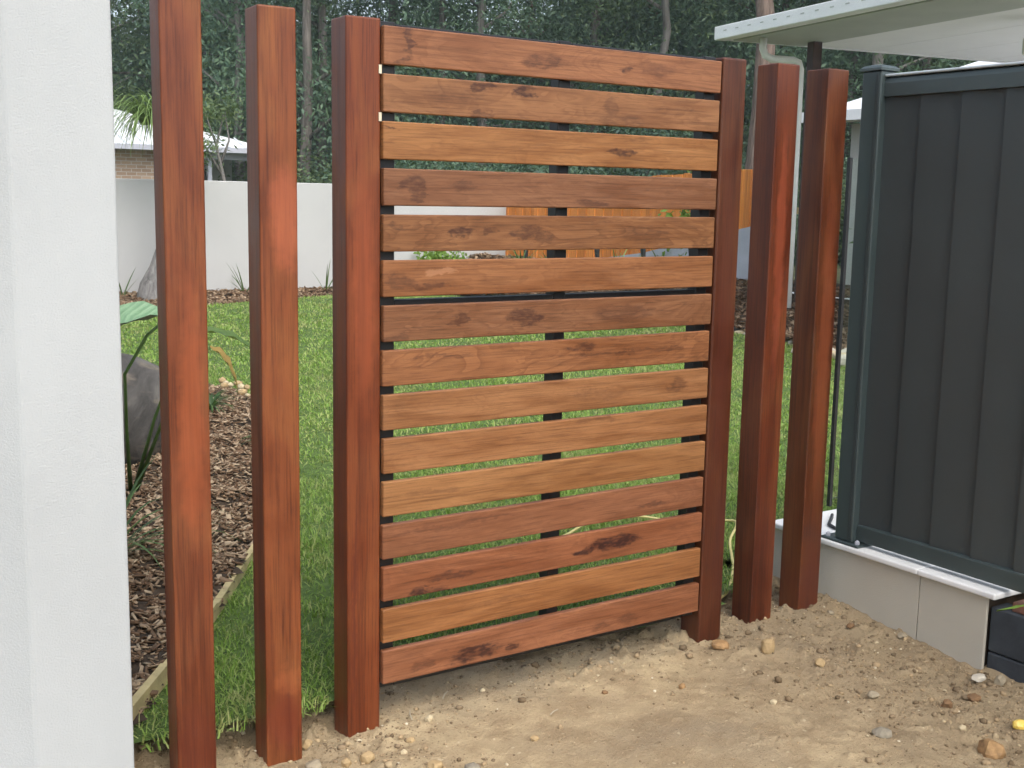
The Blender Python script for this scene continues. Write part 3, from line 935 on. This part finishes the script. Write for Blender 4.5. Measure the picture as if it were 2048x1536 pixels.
# understorey bushes
def bush_variant(seed, R, H, nl, mat, L=.11, W=.05):
    rng = np.random.default_rng(seed); rr = random.Random(seed)
    cen = []; parts = []
    for k in range(16):
        a = rr.uniform(0, 2 * PI); r = R * math.sqrt(rr.random()); z = H * rr.uniform(.15, .95) * (1 - .3 * r / R)
        cen.append((r * math.cos(a), r * math.sin(a), z))
        parts.append(tube([(r * .1 * math.cos(a), r * .1 * math.sin(a), -.2), (r * .5 * math.cos(a), r * .5 * math.sin(a), z * .5), (r * math.cos(a), r * math.sin(a), z)], [.03, .02, .008], 5))
    root = empty('bush')
    tv, tf_ = merge(parts)
    meshobj('stem', tv, tf_, M['bark'], root, True)
    leafobj('foliage', leafcards(nl, np.array(cen), np.array([R * .28, R * .28, H * .16]), L, W, .25, rng), mat, root)
    return root
bv = [bush_variant(201, 1.6, 2.6, 13000, M['bush']), bush_variant(202, 1.9, 3.3, 15000, M['gumleaf']), bush_variant(203, 1.5, 2.2, 12000, M['gumleaf2'])]
bu = [False] * 3
px = -60
while px < 2120:
    for D in (31.5, 34.5, 40):
        dd = D + rr.uniform(-1, 1); p_ = px + rr.uniform(-30, 30)
        x, y = polar(p_, dd)
        if clash(x, y):
            continue
        k = rr.randrange(3)
        o = bv[k] if not bu[k] else copy_tree(bv[k]); bu[k] = True
        s = rr.uniform(.8, 1.25)
        o.location = (x, y, -.25); o.rotation_euler = (0, 0, rr.uniform(0, 6.28)); o.scale = (s, s, s)
        tag(o, 'dark bush of the %s understorey row, %s' % ({31.5: 'nearest', 34.5: 'middle', 40: 'farthest'}[D], mark(p_)), 'bush', 'understorey bushes')
    px += 105
number_twins('understorey bushes')
# far wood that closes the gaps
rng = np.random.default_rng(77)
n = 60000
ang = rng.uniform(-.28, 1.30, n); D = rng.uniform(60, 72, n)
h_ = rng.random(n) ** .8 * (8.5 + 2.5 * np.sin(ang * 23) + 2.0 * np.sin(ang * 61 + 1))
c = np.stack([CAM.x + D * np.sin(ang), CAM.y + D * np.cos(ang), h_ - .3], 1)
V = leafcards(n, c, np.zeros(3) + .01, .95, .42, .4, rng)
# leafcards picks centres at random with repeats; fine for a mass
struct(leafobj('far_wood', V, M['gumleaf']), 'stuff', 'distant dark wood closing the view behind the gum trees')

# ------------------------------------------------------------------ plants of the garden
def strap_leaves(n, L, W, rng, arch=.9, upward=1.2, seg=6, base=(0, 0, 0), spreadr=.02):
    V = []; idx = []; cnt = []
    for k in range(n):
        a = rng.uniform(0, 2 * PI); l = L * rng.uniform(.6, 1.1); el = rng.uniform(.5, 1.0) * upward
        p = np.array(base, float) + np.array([math.cos(a), math.sin(a), 0]) * spreadr * rng.random()
        d = np.array([math.cos(a) * math.cos(el), math.sin(a) * math.cos(el), math.sin(el)])
        side = np.array([-math.sin(a), math.cos(a), 0])
        st = len(V)
        for s in range(seg + 1):
            w_ = W * (1 - (s / seg) ** 2.2) * (.55 + .45 * min(1, s * .8)) + .0006
            V.append(p - side * w_ / 2); V.append(p + side * w_ / 2)
            p = p + d * l / seg
            d = d + np.array([0, 0, -1]) * arch * 1.4 / seg * rng.uniform(.7, 1.3); d /= np.linalg.norm(d)
        for s in range(seg):
            b = st + 2 * s
            idx += [b, b + 1, b + 3, b + 2]; cnt.append(4)
    return np.array(V), idx, cnt
def strap_plant(name, loc, n, L, W, label, cat, mat, seed, arch=.9, upward=1.2, group=None):
    rng = np.random.default_rng(seed)
    V, idx, cnt = strap_leaves(n, L, W, rng, arch, upward)
    o = bigmesh(name, V, idx, cnt, mat)
    o.location = loc
    return tag(o, label, cat, group)

# ponytail palm against the wall
pp = empty('ponytail_palm', (3.0, 12.1, 0))
tag(pp, 'ponytail palm with swollen grey trunk against the white boundary wall', 'palm')
v, f = tube([(.02, 0, -.15), (.01, 0, .02), (.0, 0, .13), (.04, 0, .33), (.10, .0, .62), (.13, 0, 1.0), (.12, .0, 1.5), (.08, 0, 2.15)], [.30, .27, .22, .14, .095, .08, .072, .06], 14)
meshobj('trunk', v, f, M['palmtrunk'], pp, True)
rng = np.random.default_rng(9)
Vs = []; ii = []; cc_ = []; 
for (bx_, by_, bz) in ((.04, 0, 2.15), (-.09, .05, 2.05), (.06, -.05, 2.0)):
    V, idx, cnt = strap_leaves(110, .98, .016, rng, 2.1, 1.25, 9, (bx_, by_, bz), .05)
    o_ = sum(len(q) for q in Vs)
    Vs.append(V); ii += [i + o_ for i in idx]; cc_ += cnt
bigmesh('crown', np.concatenate(Vs), ii, cc_, M['palmleaf'], pp)

# thin bare sapling beyond the wall
sp = empty('sapling', (5.3, 16.3, -.2))
tag(sp, 'thin branching sapling in front of the brick house verandah', 'tree')
parts = [tube([(.15, 0, 0), (.12, 0, 1.2), (.02, 0, 1.75), (-.08, 0, 2.2), (.05, 0, 2.7)], [.045, .04, .032, .022, .01], 7),
         tube([(.03, 0, 1.72), (-.16, .05, 2.05), (-.28, .05, 2.25)], [.03, .02, .008], 6),
         tube([(.0, 0, 1.95), (.14, .02, 2.3), (.08, .02, 2.75)], [.025, .016, .006], 6),
         tube([(-.06, 0, 2.15), (-.2, -.05, 2.5), (-.25, -.03, 2.7)], [.02, .012, .005], 5)]
v, f = merge(parts)
meshobj('trunk', v, f, M['palebark'], sp, True)
leafobj('crown', leafcards(900, np.array([(-.28, .05, 2.25), (.08, .02, 2.8), (-.25, 0, 2.75), (.05, 0, 2.8), (-.35, 0, 2.1)]), np.array([.16, .16, .14]), .10, .03, .6, np.random.default_rng(4)), M['bush'], sp)

SPR = [((2.62, 12.3, -.04), 9, .62, 'sprouting strappy plant left of the ponytail palm trunk'), ((4.20, 12.35, -.04), 11, .55, 'sprouting strappy plant at wall base between two left posts'),
       ((5.32, 12.3, -.04), 8, .6, 'sprouting strappy plant at wall base just left of gate post'), ((3.62, 12.4, -.04), 7, .42, 'small sprouting plant at wall base right of ponytail palm')]
for k, (l_, n_, L_, lab) in enumerate(SPR):
    strap_plant('cordyline', l_, n_ - 3, L_ * .85, .02, lab, 'plant', M['strap'], 300 + k, .35, 1.35, 'young plants along the boundary wall')
strap_plant('strappy_plant', (-.30, 1.55, -.04), 42, .48, .014, 'dark strappy clump in mulch between rendered pier and first post', 'plant', M['strap'], 320, 1.1, 1.2)
strap_plant('strappy_plant', (1.0, 4.3, -.03), 60, .24, .012, 'small dark tufted plant in mulch near the white edging stones', 'plant', M['strap'], 321, 1.2, 1.1)
strap_plant('strappy_plant', (.95, 3.15, -.03), 14, .2, .02, 'low seedling in mulch beside the second post', 'plant', M['strap'], 322, 1.2, .9)
for k, (x, y, L_) in enumerate(((7.55, 10.9, .55), (7.6, 8.9, .62), (7.6, 8.45, .6), (7.55, 7.9, .7), (7.6, 10.3, .5))):
    strap_plant('strappy_plant', (x, y, float(bed_z(np.array(x), np.array(y))) - .02), 34, L_, .022, 'strappy plant in the bed before the paling fence, number %s from the left' % ['one', 'four', 'five', 'six', 'two'][k] if False else
                ['strappy clump near leftmost black stake before paling fence', 'strappy clump right of second black stake before garden wall', 'pale strappy clump left of third black stake', 'strappy clump left of the rightmost black stake', 'thin strappy clump between first and second black stakes'][k],
                'plant', M['palmleaf'] if k in (2, 1) else M['strap'], 330 + k, 1.0, 1.25, 'strappy plants in the far bed')
def small_bush(name, loc, R, H, n, L, W, mat, label):
    rng = np.random.default_rng(int(loc[0] * 100))
    cen = np.stack([rng.normal(0, R * .45, 24), rng.normal(0, R * .45, 24), rng.uniform(.25, .9, 24) * H], 1)
    root = empty(name, loc)
    tag(root, label, 'bush')
    parts = [tube([(0, 0, -.05), tuple(c * .5), tuple(c)], [.012, .008, .004], 4) for c in cen[:8]]
    v, f = merge(parts)
    meshobj('stem', v, f, M['bark'], root)
    leafobj('foliage', leafcards(n, cen, np.array([R * .22, R * .22, H * .12]), L, W, -.3, rng), mat, root)
small_bush('green_bush', (7.05, 12.15, -.05), .38, .58, 1700, .07, .035, M['brightbush'], 'bright green bush before the white wall seen through the gate')
small_bush('green_bush', (8.1, 8.15, .3), .22, 1.25, 500, .08, .04, M['brightbush'], 'light green climber on paling fence at right gate stile')

# broad-leaved plant beside the boulder
def broad_leaf(L, W, cup, tilt_n=8):
    V = []; F = []
    n, mx = 10, 3
    for i in range(n + 1):
        u = i / n
        hw = W * .5 * (math.sin(PI * min(1, u * 1.05 + .02)) ** .7) * (1 - .35 * u)
        for j in range(-mx, mx + 1):
            q = j / mx
            V.append((u * L, q * hw, -.35 * L * u * u * cup + abs(q) * hw * .45 + .006 * math.sin(u * 22 + abs(q) * 3)))
    k = 2 * mx + 1
    for i in range(n):
        for j in range(k - 1):
            a = i * k + j
            F.append((a, a + 1, a + k + 1, a + k))
    return V, F
bl_ = empty('broad_leaf_plant', (.05, 2.55, -.04))
tag(bl_, 'broad leaved plant with large pale green leaf by the boulder', 'plant')
def leaf_on(stem, L, W, rz, ry, mat, cup=1.0, rx=0.0, parent=bl_):
    base = Vector((.05, 2.55, -.04))
    pts = [Vector(p) - base for p in stem]
    r = [.007] * len(pts); r[-1] = .005; r[0] = .011
    v, f = tube(pts, r, 7)
    meshobj('stem', v, f, M['strap'], parent, True)
    v, f = broad_leaf(L, W, cup)
    o = meshobj('leaf', v, f, mat, parent, True)
    o.location = pts[-1]; o.rotation_euler = (rx, ry, rz)
    return o
leaf_on([(.05, 2.55, -.06), (.0, 2.4, .25), (-.04, 2.25, .52), (.04, 2.2, .68), (.14, 2.2, .76)], .46, .26, PI - .15, .08, M['bigleaf'], .8, -.22)
leaf_on([(.06, 2.55, -.06), (.12, 2.4, .3), (.2, 2.3, .58), (.26, 2.25, .68)], .30, .07, -.25, -.1, M['strap'], 1.8, .3)
leaf_on([(.06, 2.53, -.06), (.16, 2.4, .3), (.24, 2.25, .52), (.30, 2.2, .62)], .19, .06, -.35, .45, M['deadleaf'], 2.2, .4)
leaf_on([(.03, 2.56, -.06), (-.1, 2.3, .15), (-.24, 2.1, .26)], .26, .19, PI - .9, .3, M['bigleaf'], 1.0, -.4)

# boulder
def rock_mesh(seed, sx, sy, sz, sub=2, rough=.22):
    bm = bmesh.new()
    bmesh.ops.create_icosphere(bm, subdivisions=sub, radius=1)
    rr = random.Random(seed)
    pl_ = [(Vector((rr.gauss(0, 1), rr.gauss(0, 1), rr.gauss(0, 1))).normalized(), rr.uniform(.62, .95)) for _ in range(7)]
    for v in bm.verts:
        for nrm, d in pl_:
            e = v.co.dot(nrm) - d
            if e > 0:
                v.co -= nrm * e * .85
        v.co += v.co.normalized() * rr.uniform(-rough, rough) * .3
        v.co = Vector((v.co.x * sx, v.co.y * sy, v.co.z * sz))
    me = bpy.data.meshes.new('rock')
    bm.to_mesh(me); bm.free()
    return me
t = NT('boulder_stone')
cs = t.coords()
a_ = t.noise(cs, 5, 6, .62, 1.0)[0]; b_ = t.noise(t.mapping(cs, (0, 0, 0), (3, 3, 12), (.6, .5, 0)), 1, 5, .6)[0]
cc = t.ramp(a_, [(.3, (.045, .042, .040)), (.55, (.10, .094, .087)), (.75, (.19, .175, .155))])
cc = t.mix(t.maprange(b_, .55, .7, 0, .7), cc, (.22, .185, .14, 1))
t.bump(a_, .6, .03)
M['boulder'] = t.out(cc, .85, .2)
me = rock_mesh(31, .34, .30, .36, 3, .10); me.materials.append(M['boulder'])
me.polygons.foreach_set('use_smooth', [True] * len(me.polygons))
o = bpy.data.objects.new('boulder', me); o.location = (.16, 3.28, .19); o.rotation_euler = (.1, .25, .5); link(o)
tag(o, 'large grey boulder in the mulch bed behind the first post', 'boulder')
# small weathered timber stump behind the boulder
me = boxmesh('garden_peg', -.03, .03, -.03, .03, -.1, .62, .006, 2); me.materials.append(M['redbark'])
o = bpy.data.objects.new('garden_peg', me); o.location = (.33, 4.1, -.05); link(o)
tag(o, 'short brown timber peg in the bed behind the boulder', 'peg')

# pine garden edging
ed = empty('garden_edging', (-.3, .65, -.1))
tag(ed, 'treated pine garden edging board between mulch and lawn', 'edging')
pts = [(-.66, .12), (-.60, .215), (-.43, .46), (-.29, .68), (-.14, .90), (.06, 1.23), (.42, 1.8), (.80, 2.6)]
def edging_seg(p0, p1, zt, w_=.022):
    a = Vector((*p0, 0)); b = Vector((*p1, 0)); d = (b - a).normalized(); n_ = Vector((-d.y, d.x, 0)) * w_ / 2
    V = []
    for z in (-.16, zt):
        V += [a - n_ + Vector((0, 0, z)), b - n_ + Vector((0, 0, z)), b + n_ + Vector((0, 0, z)), a + n_ + Vector((0, 0, z))]
    F = [(3, 2, 1, 0), (4, 5, 6, 7), (0, 1, 5, 4), (1, 2, 6, 5), (2, 3, 7, 6), (3, 0, 4, 7)]
    return [v - Vector(ed.location) for v in V], F
for p0, p1, zt in ((pts[0], pts[1], -.012), (pts[1], pts[2], -.014), (pts[2], pts[4], -.022), (pts[4], pts[5], -.030), (pts[5], pts[6], -.03), (pts[6], pts[7], -.035)):
    v, f = edging_seg(p0, p1, zt)
    meshobj('board', v, f, M['pine'], ed)

# yellow hose on the lawn
def smooth_path(pts, n=8):
    out = []
    P_ = [Vector(p) for p in pts]
    for i in range(len(P_) - 1):
        p0 = P_[max(i - 1, 0)]; p1 = P_[i]; p2 = P_[i + 1]; p3 = P_[min(i + 2, len(P_) - 1)]
        for k in range(n):
            t_ = k / n
            out.append(.5 * ((2 * p1) + (p2 - p0) * t_ + (2 * p0 - 5 * p1 + 4 * p2 - p3) * t_ ** 2 + (3 * p1 - p0 - 3 * p2 + p3) * t_ ** 3))
    out.append(P_[-1])
    return out
hp = smooth_path([(.78, .86, -.035), (.97, .90, -.01), (1.10, .92, -.02), (1.25, .95, -.012), (1.389, 1.01, .0), (1.525, 1.045, .002), (1.664, 1.01, -.005), (1.78, .93, -.02), (1.95, .80, -.01), (1.90, .70, .005), (1.762, .587, -.01), (1.66, .47, -.02), (1.575, .369, -.03), (1.43, .235, -.045), (1.37, .21, -.06)])
v, f = tube(hp, [.0052] * len(hp), 8)
tag(meshobj('garden_hose', v, f, M['hose'], None, True), 'thin yellow hose lying in the grass behind the gate', 'hose')

# ------------------------------------------------------------------ stones
SM = {'grey': stone_material('grey_stone', lin(150, 138, 116)), 'tan': stone_material('tan_stone', lin(168, 144, 106)), 'cream': stone_material('cream_stone', lin(188, 172, 140)),
      'brown': stone_material('brown_stone', lin(126, 98, 70)), 'orange': stone_material('orange_stone', lin(156, 124, 86), .4), 'white': stone_material('white_stone', lin(190, 182, 166)),
      'yellow': simple('yellow_plastic', (.70, .50, .10), .35, .5, .1, 30), 'blue': stone_material('blue_grey_stone', lin(134, 126, 110))}
ST = [(1.226, -.16, .040, .056, 'tan', 'upright wedge shaped tan stone before the middle right post'), (1.28, -.32, .036, .022, 'tan', 'tan stone with shadowed hollow in front of wedge shaped stone'),
 (.832, -.222, .026, .018, 'orange', 'small orange tan stone in dirt below right end of gate'), (.973, -.439, .024, .014, 'cream', 'pale flat stone lying in dirt in front of the gate latch side'),
 (1.254, -.544, .034, .024, 'grey', 'rounded pinkish grey stone in dirt right of the gate'), (1.405, -.672, .038, .027, 'brown', 'brown stone in the clods near the cement slab wall'),
 (1.503, -.686, .048, .022, 'brown', 'flat brown clod beside the sleeper wall'), (1.65, -.665, .034, .038, 'grey', 'rounded grey stone touching the charcoal sleepers'),
 (1.255, -.922, .085, .058, 'orange', 'largest brown and orange stone at lower right'), (1.082, -.72, .055, .022, 'blue', 'flat triangular grey stone at lower right'),
 (1.303, -.798, .024, .023, 'cream', 'cream chip beside the largest brown stone'), (1.606, -.627, .048, .016, 'white', 'white chalky chip near the corner of the slab wall'),
 (1.14, -.045, .064, .023, 'orange', 'orange clod at the foot of the right gate post'), (.292, -.279, .027, .016, 'tan', 'smooth tan pebble on bare dirt in front of the gate'),
 (.128, -.02, .026, .018, 'cream', 'pale stone just below the left end of the gate'), (0.0, -.281, .042, .024, 'tan', 'flat tan stone at bottom edge right of left gate post'),
 (.071, -.338, .040, .026, 'blue', 'bluish grey stone at the bottom edge of the picture'), (-.205, .021, .036, .034, 'tan', 'square tan stone leaning by the second post'),
 (-.235, -.099, .044, .028, 'grey', 'grey stone on the ground between second post and gate post'), (-.16, -.125, .030, .024, 'tan', 'clod against left corner of left gate post'),
 (-.105, -.128, .040, .030, 'tan', 'bigger clod heaped against front of left gate post'), (-.371, -.076, .022, .022, 'cream', 'cream pebble at left foot of the second post'),
 (1.436, -.876, .036, .027, 'yellow', 'yellow plastic scrap at the right edge of the dirt'), (.763, .02, .017, .012, 'grey', 'dark little stone under the middle of the gate'),
 (.343, .06, .02, .013, 'cream', 'pale chip under the left half of the gate'), (1.596, -.07, .026, .015, 'grey', 'stone at the foot of the last right post'),
 (1.563, -.183, .032, .018, 'brown', 'brown clod midway along the cement slab wall'), (1.67, -.30, .036, .018, 'grey', 'grey clod touching cement slab below its joint'),
 (-.45, -.06, .03, .02, 'grey', 'grey stone between first and second posts at the bottom edge'), (-.49, .02, .034, .02, 'grey', 'stone half buried behind first post near the edging'),
 (.62, -.14, .02, .012, 'brown', 'brown pebble before the middle of the gate'), (-.02, -.16, .022, .014, 'cream', 'pale pebble right of the left gate post base'),
 (.03, -.10, .028, .015, 'tan', 'tan clod between left gate post and bottom slat')]
for k, (x, y, w_, h2_, mt, lab) in enumerate(ST):
    me = rock_mesh(400 + k, w_ / 2 * 1.08, w_ / 2 * .85, h2_ / 2 * 1.15, 2 if w_ > .03 else 1, .3)
    me.materials.append(SM[mt])
    o = bpy.data.objects.new('plastic_scrap' if mt == 'yellow' else 'stone', me)
    z = float(ground_z(np.array([x]), np.array([y]))[0])
    o.location = (x, y, z + h2_ * .28); o.rotation_euler = (random.uniform(-.2, .2), random.uniform(-.2, .2), random.uniform(-.5, .5))
    link(o)
    tag(o, lab, 'litter' if mt == 'yellow' else 'stone', None if mt == 'yellow' else 'stones on the dirt')
# pebbles and clods too many to count
def scatter_rocks(name, pts, sizes, zf, mat, seed, label, sink=.3):
    rng = np.random.default_rng(seed)
    bm = bmesh.new(); bmesh.ops.create_icosphere(bm, subdivisions=1, radius=1)
    bv_ = np.array([v.co[:] for v in bm.verts]); bf = np.array([[v.index for v in f.verts] for f in bm.faces]); bm.free()
    n = len(pts)
    A = rng.uniform(0, 2 * PI, n)
    sc = sizes[:, None] * np.stack([rng.uniform(.7, 1.2, n), rng.uniform(.6, 1.0, n), rng.uniform(.4, .8, n)], 1)
    V = bv_[None] * (1 + rng.uniform(-.28, .28, (n, len(bv_), 1))) * sc[:, None, :]
    c, s = np.cos(A)[:, None], np.sin(A)[:, None]
    X = V[..., 0] * c - V[..., 1] * s + pts[:, :1]; Y = V[..., 0] * s + V[..., 1] * c + pts[:, 1:2]
    Z = V[..., 2] + (zf(pts[:, 0], pts[:, 1]) + sc[:, 2] * sink)[:, None]
    W_ = np.stack([X, Y, Z], -1).reshape(-1, 3)
    I = (bf[None] + (np.arange(n) * len(bv_))[:, None, None]).reshape(-1)
    return struct(bigmesh(name, W_, I, np.full(n * len(bf), 3), mat), 'stuff', label)
rng = np.random.default_rng(91)
P_ = rng.uniform([-1.2, -1.5], [1.69, .2], (52000, 2))
d1 = np.clip((P_[:, 0] - .7) / .9, 0, 1) ** 1.3 * .8 + np.clip((.2 - P_[:, 0]) / .3, 0, 1) * .6 + np.clip((P_[:, 1] + .15) / .2, 0, 1) * .6 + .025
keep = rng.random(len(P_)) < np.clip(d1, 0, 1) * (.35 + 1.2 * np.clip(fbm(P_[:, 0], P_[:, 1], 5, 3, 81) + .3, 0, 1))
P_ = P_[keep]
sz = np.minimum(.00165 / np.sqrt(rng.random(len(P_)) + .010), .015)
t = NT('clod')
gi = t.n('ShaderNodeNewGeometry')
cc = t.ramp(gi.outputs['Random Per Island'], [(0, lin(104, 88, 68)), (.4, lin(134, 116, 92)), (.85, lin(162, 140, 108)), (.975, lin(178, 160, 128)), (.995, lin(210, 200, 176))])
t.bump(t.noise(t.coords(), 200, 3)[0], .5, .003)
M['clod'] = t.out(cc, .95, .12)
scatter_rocks('pebbles', P_, sz, ground_z, M['clod'], 92, 'fine clods and pebbles strewn over the bare dirt')
# white edging pebbles by the mulch bed, each its own stone
for k in range(26):
    t_ = k / 25
    if t_ < .55:
        x, y = 1.39 + .06 * math.sin(k * 1.7), 4.35 + t_ * 1.5 + random.uniform(-.05, .05)
    else:
        x, y = 1.38 - (t_ - .55) * 1.6 + random.uniform(-.06, .06), 5.2 + (t_ - .55) * 1.2
    s = random.uniform(.022, .042)
    me = rock_mesh(600 + k, s, s * .8, s * .65, 1, .15); me.materials.append(SM['cream' if k % 2 else 'tan'])
    me.polygons.foreach_set('use_smooth', [True] * len(me.polygons))
    o = bpy.data.objects.new('edging_stone', me); o.location = (x, y, -.01); o.rotation_euler = (0, 0, random.uniform(0, 6)); link(o)
    tag(o, 'one of the pale pebbles edging the mulch bed against the lawn', 'stone', 'pale pebbles along the mulch bed')
for k in range(46):
    t_ = k / 45
    y = 3.6 + t_ * 2.4; x = 6.28 + (y - 3.6) * .19 + random.uniform(-.16, .2)
    s = random.uniform(.05, .10)
    me = rock_mesh(700 + k, s, s * .8, s * .6, 1, .2); me.materials.append(SM['white' if k % 3 else 'cream'])
    o = bpy.data.objects.new('edging_stone', me); o.location = (x, y, .0); o.rotation_euler = (0, 0, random.uniform(0, 6)); link(o)
    tag(o, 'one of the pale rocks edging the lawn seen between the right posts', 'stone', 'pale rocks along the far lawn edge')
# dark planter with a twiggy plant beyond the lawn
po = empty('planter', (7.05, 4.35, .12))
tag(po, 'square black planter with bare twiggy plant beside the pool panel', 'planter')
box('pot', -.17, .17, -.17, .17, 0, .42, M['pot'], po, .01, 2)
parts = [tube([(0, 0, .4), (random.uniform(-.05, .05), random.uniform(-.05, .05), .65), (random.uniform(-.2, .2), random.uniform(-.2, .2), random.uniform(.8, 1.1))], [.012, .008, .003], 5) for _ in range(7)]
v, f = merge(parts)
meshobj('stem', v, f, M['bark'], po, True)
leafobj('foliage', leafcards(160, np.array([(0, 0, .8), (.1, .1, .9), (-.1, 0, .95)]), np.array([.12, .12, .1]), .09, .025, .2, np.random.default_rng(8)), M['strap'], po)

# ------------------------------------------------------------------ mulch chips
def chips(name, poly, n, xr, yr, zf, label, seed, L=.034):
    rng = np.random.default_rng(seed)
    P_ = rng.uniform([xr[0], yr[0]], [xr[1], yr[1]], (n, 2))
    P_ = P_[inpoly(P_[:, 0], P_[:, 1], poly)]
    n = len(P_)
    l = L * rng.uniform(.35, 1.6, n); w_ = l * rng.uniform(.16, .45, n); th = rng.uniform(.002, .005, n)
    bvx = np.array([(x, y, z) for x in (-.5, .5) for y in (-.5, .5) for z in (-.5, .5)])
    bf = np.array([(0, 1, 3, 2), (4, 6, 7, 5), (0, 4, 5, 1), (2, 3, 7, 6), (0, 2, 6, 4), (1, 5, 7, 3)])
    V = bvx[None] * np.stack([l, w_, th], 1)[:, None, :]
    A = rng.uniform(0, 2 * PI, n); B = rng.normal(0, .38, n); G = rng.normal(0, .4, n)
    cb, sb = np.cos(B)[:, None], np.sin(B)[:, None]
    x = V[..., 0] * cb + V[..., 2] * sb; z = -V[..., 0] * sb + V[..., 2] * cb; y = V[..., 1]
    cg, sg = np.cos(G)[:, None], np.sin(G)[:, None]
    y, z = y * cg - z * sg, y * sg + z * cg
    ca, sa = np.cos(A)[:, None], np.sin(A)[:, None]
    X = x * ca - y * sa + P_[:, :1]; Y = x * sa + y * ca + P_[:, 1:]
    Z = z + (zf(P_[:, 0], P_[:, 1]) + rng.uniform(.0, .014, n))[:, None]
    W_ = np.stack([X, Y, Z], -1).reshape(-1, 3)
    I = (bf[None] + (np.arange(n) * 8)[:, None, None]).reshape(-1)
    return struct(bigmesh(name, W_, I, np.full(n * 6, 4), M['chip']), 'stuff', label)
chips('bark_mulch', BED, 60000, (-1.2, 1.45), (0, 6.2), lambda x, y: -.035 + fbm(x, y, 5, 4, 33) * .05, 'brown bark mulch covering the garden bed left of the lawn', 5, .028)
chips('bark_mulch', BACKBED, 26000, (1.5, 8.0), (10.2, 13), lambda x, y: np.where(y > 12.2, np.maximum(bed_z(x, y), -.02), bed_z(x, y)), 'brown bark mulch along the foot of the boundary wall', 6, .07)
chips('bark_mulch', BACKBED, 16000, (6.2, 8.0), (3.2, 10.2), bed_z, 'brown bark mulch in the bed right of the lawn', 7, .07)

# dry twigs on the dirt
for k, (x, y, L_, a, lab) in enumerate(((.10, .03, .05, 1.2, 'pale dry twig under the left end of the bottom slat'), (.42, -.18, .03, .2, 'tiny pale twig on bare dirt before the gate'), (.24, .09, .04, .7, 'thin straw lying under the gate'))):
    z = float(ground_z(np.array([x]), np.array([y]))[0]) + .006
    v, f = tube([(-L_ / 2, 0, 0), (0, .003, .004), (L_ / 2, 0, .006)], [.0016, .0018, .001], 5)
    o = meshobj('twig', v, f, M['twig'], None)
    o.location = (x, y, z); o.rotation_euler = (0, 0, a)
    tag(o, lab, 'twig')
# leaf tip poking in at the right edge above the sleepers
lp = empty('garden_plant', (1.90, -.98, .13))
tag(lp, 'green leafed plant whose tip shows at right edge above sleepers', 'plant')
for k, (a, L_, el) in enumerate(((2.30, .40, .35), (3.6, .34, .6), (4.6, .36, .7), (1.3, .34, .8), (5.6, .3, .7))):
    v, f = broad_leaf(L_, .05, 1.1)
    o = meshobj('leaf', v, f, M['brightbush'], lp, True)
    o.rotation_euler = (0, -el, a)

# ------------------------------------------------------------------ grass blades
def blades(n, xr, yr, L, W, seed):
    rng = np.random.default_rng(seed)
    P_ = rng.uniform([xr[0], yr[0]], [xr[1], yr[1]], (n, 2))
    P_ = P_[lawn_mask(P_[:, 0], P_[:, 1])]
    cl = fbm(P_[:, 0], P_[:, 1], 3, 3, 87)
    P_ = P_[rng.random(len(P_)) < .75 + cl]
    n = len(P_)
    cl = fbm(P_[:, 0], P_[:, 1], 7, 2, 88)
    l = L * rng.uniform(.5, 1.35, n) * (1 + cl * .8); w_ = W * rng.uniform(.6, 1.4, n)
    a = rng.uniform(0, 2 * PI, n); b = rng.uniform(.1, 1.15, n)
    z = lawn_z(P_[:, 0], P_[:, 1]) - .002
    p = np.stack([P_[:, 0], P_[:, 1], z], 1)
    d = np.stack([np.cos(a) * np.sin(b), np.sin(a) * np.sin(b), np.cos(b)], 1)
    a2 = rng.uniform(0, PI, n)
    s = np.stack([np.cos(a2), np.sin(a2), 0 * a2], 1) * (w_ / 2)[:, None]
    mid = p + d * (l * .55)[:, None]
    d2 = d + np.stack([np.cos(a) * .6, np.sin(a) * .6, -.5 + 0 * a], 1); d2 /= np.linalg.norm(d2, axis=1)[:, None]
    tip = mid + d2 * (l * .45)[:, None]
    V = np.stack([p - s, p + s, mid + s * .8, mid - s * .8, tip], 1)
    return V.reshape(-1, 3)
Vg = np.concatenate([blades(95000, (-.6, 3.2), (.05, 2.4), .038, .0038, 1), blades(110000, (-.2, 6.9), (2.4, 6), .034, .0058, 2), blades(75000, (.3, 6.9), (6, 12.6), .036, .010, 3),
                     blades(16000, (3.2, 6.6), (.3, 2.4), .045, .008, 4)])
nb = len(Vg) // 5
I = np.arange(nb)[:, None] * 5 + np.array([0, 1, 2, 3, 3, 2, 4])[None]
struct(bigmesh('grass', Vg, I.ravel(), np.tile([4, 3], nb), M['grass']), 'stuff', 'short green lawn grass behind the gate')

# ------------------------------------------------------------------ faint moist air that lifts the forest
hz = box('haze', -94, 132, -94, 132, -1.5, 24, None if False else M['pot'], None)
hz.data.materials.clear()
hm = bpy.data.materials.new('haze_air'); hm.use_nodes = True
for n_ in list(hm.node_tree.nodes):
    if n_.type != 'OUTPUT_MATERIAL':
        hm.node_tree.nodes.remove(n_)
pv = hm.node_tree.nodes.new('ShaderNodeVolumePrincipled')
pv.inputs['Color'].default_value = (.74, .93, .95, 1)
pv.inputs['Density'].default_value = .0012
pv.inputs['Anisotropy'].default_value = .0
hm.node_tree.links.new(pv.outputs[0], hm.node_tree.nodes['Material Output'].inputs['Volume'])
hz.data.materials.append(hm)
struct(hz, 'stuff', 'faint pale haze in the air')
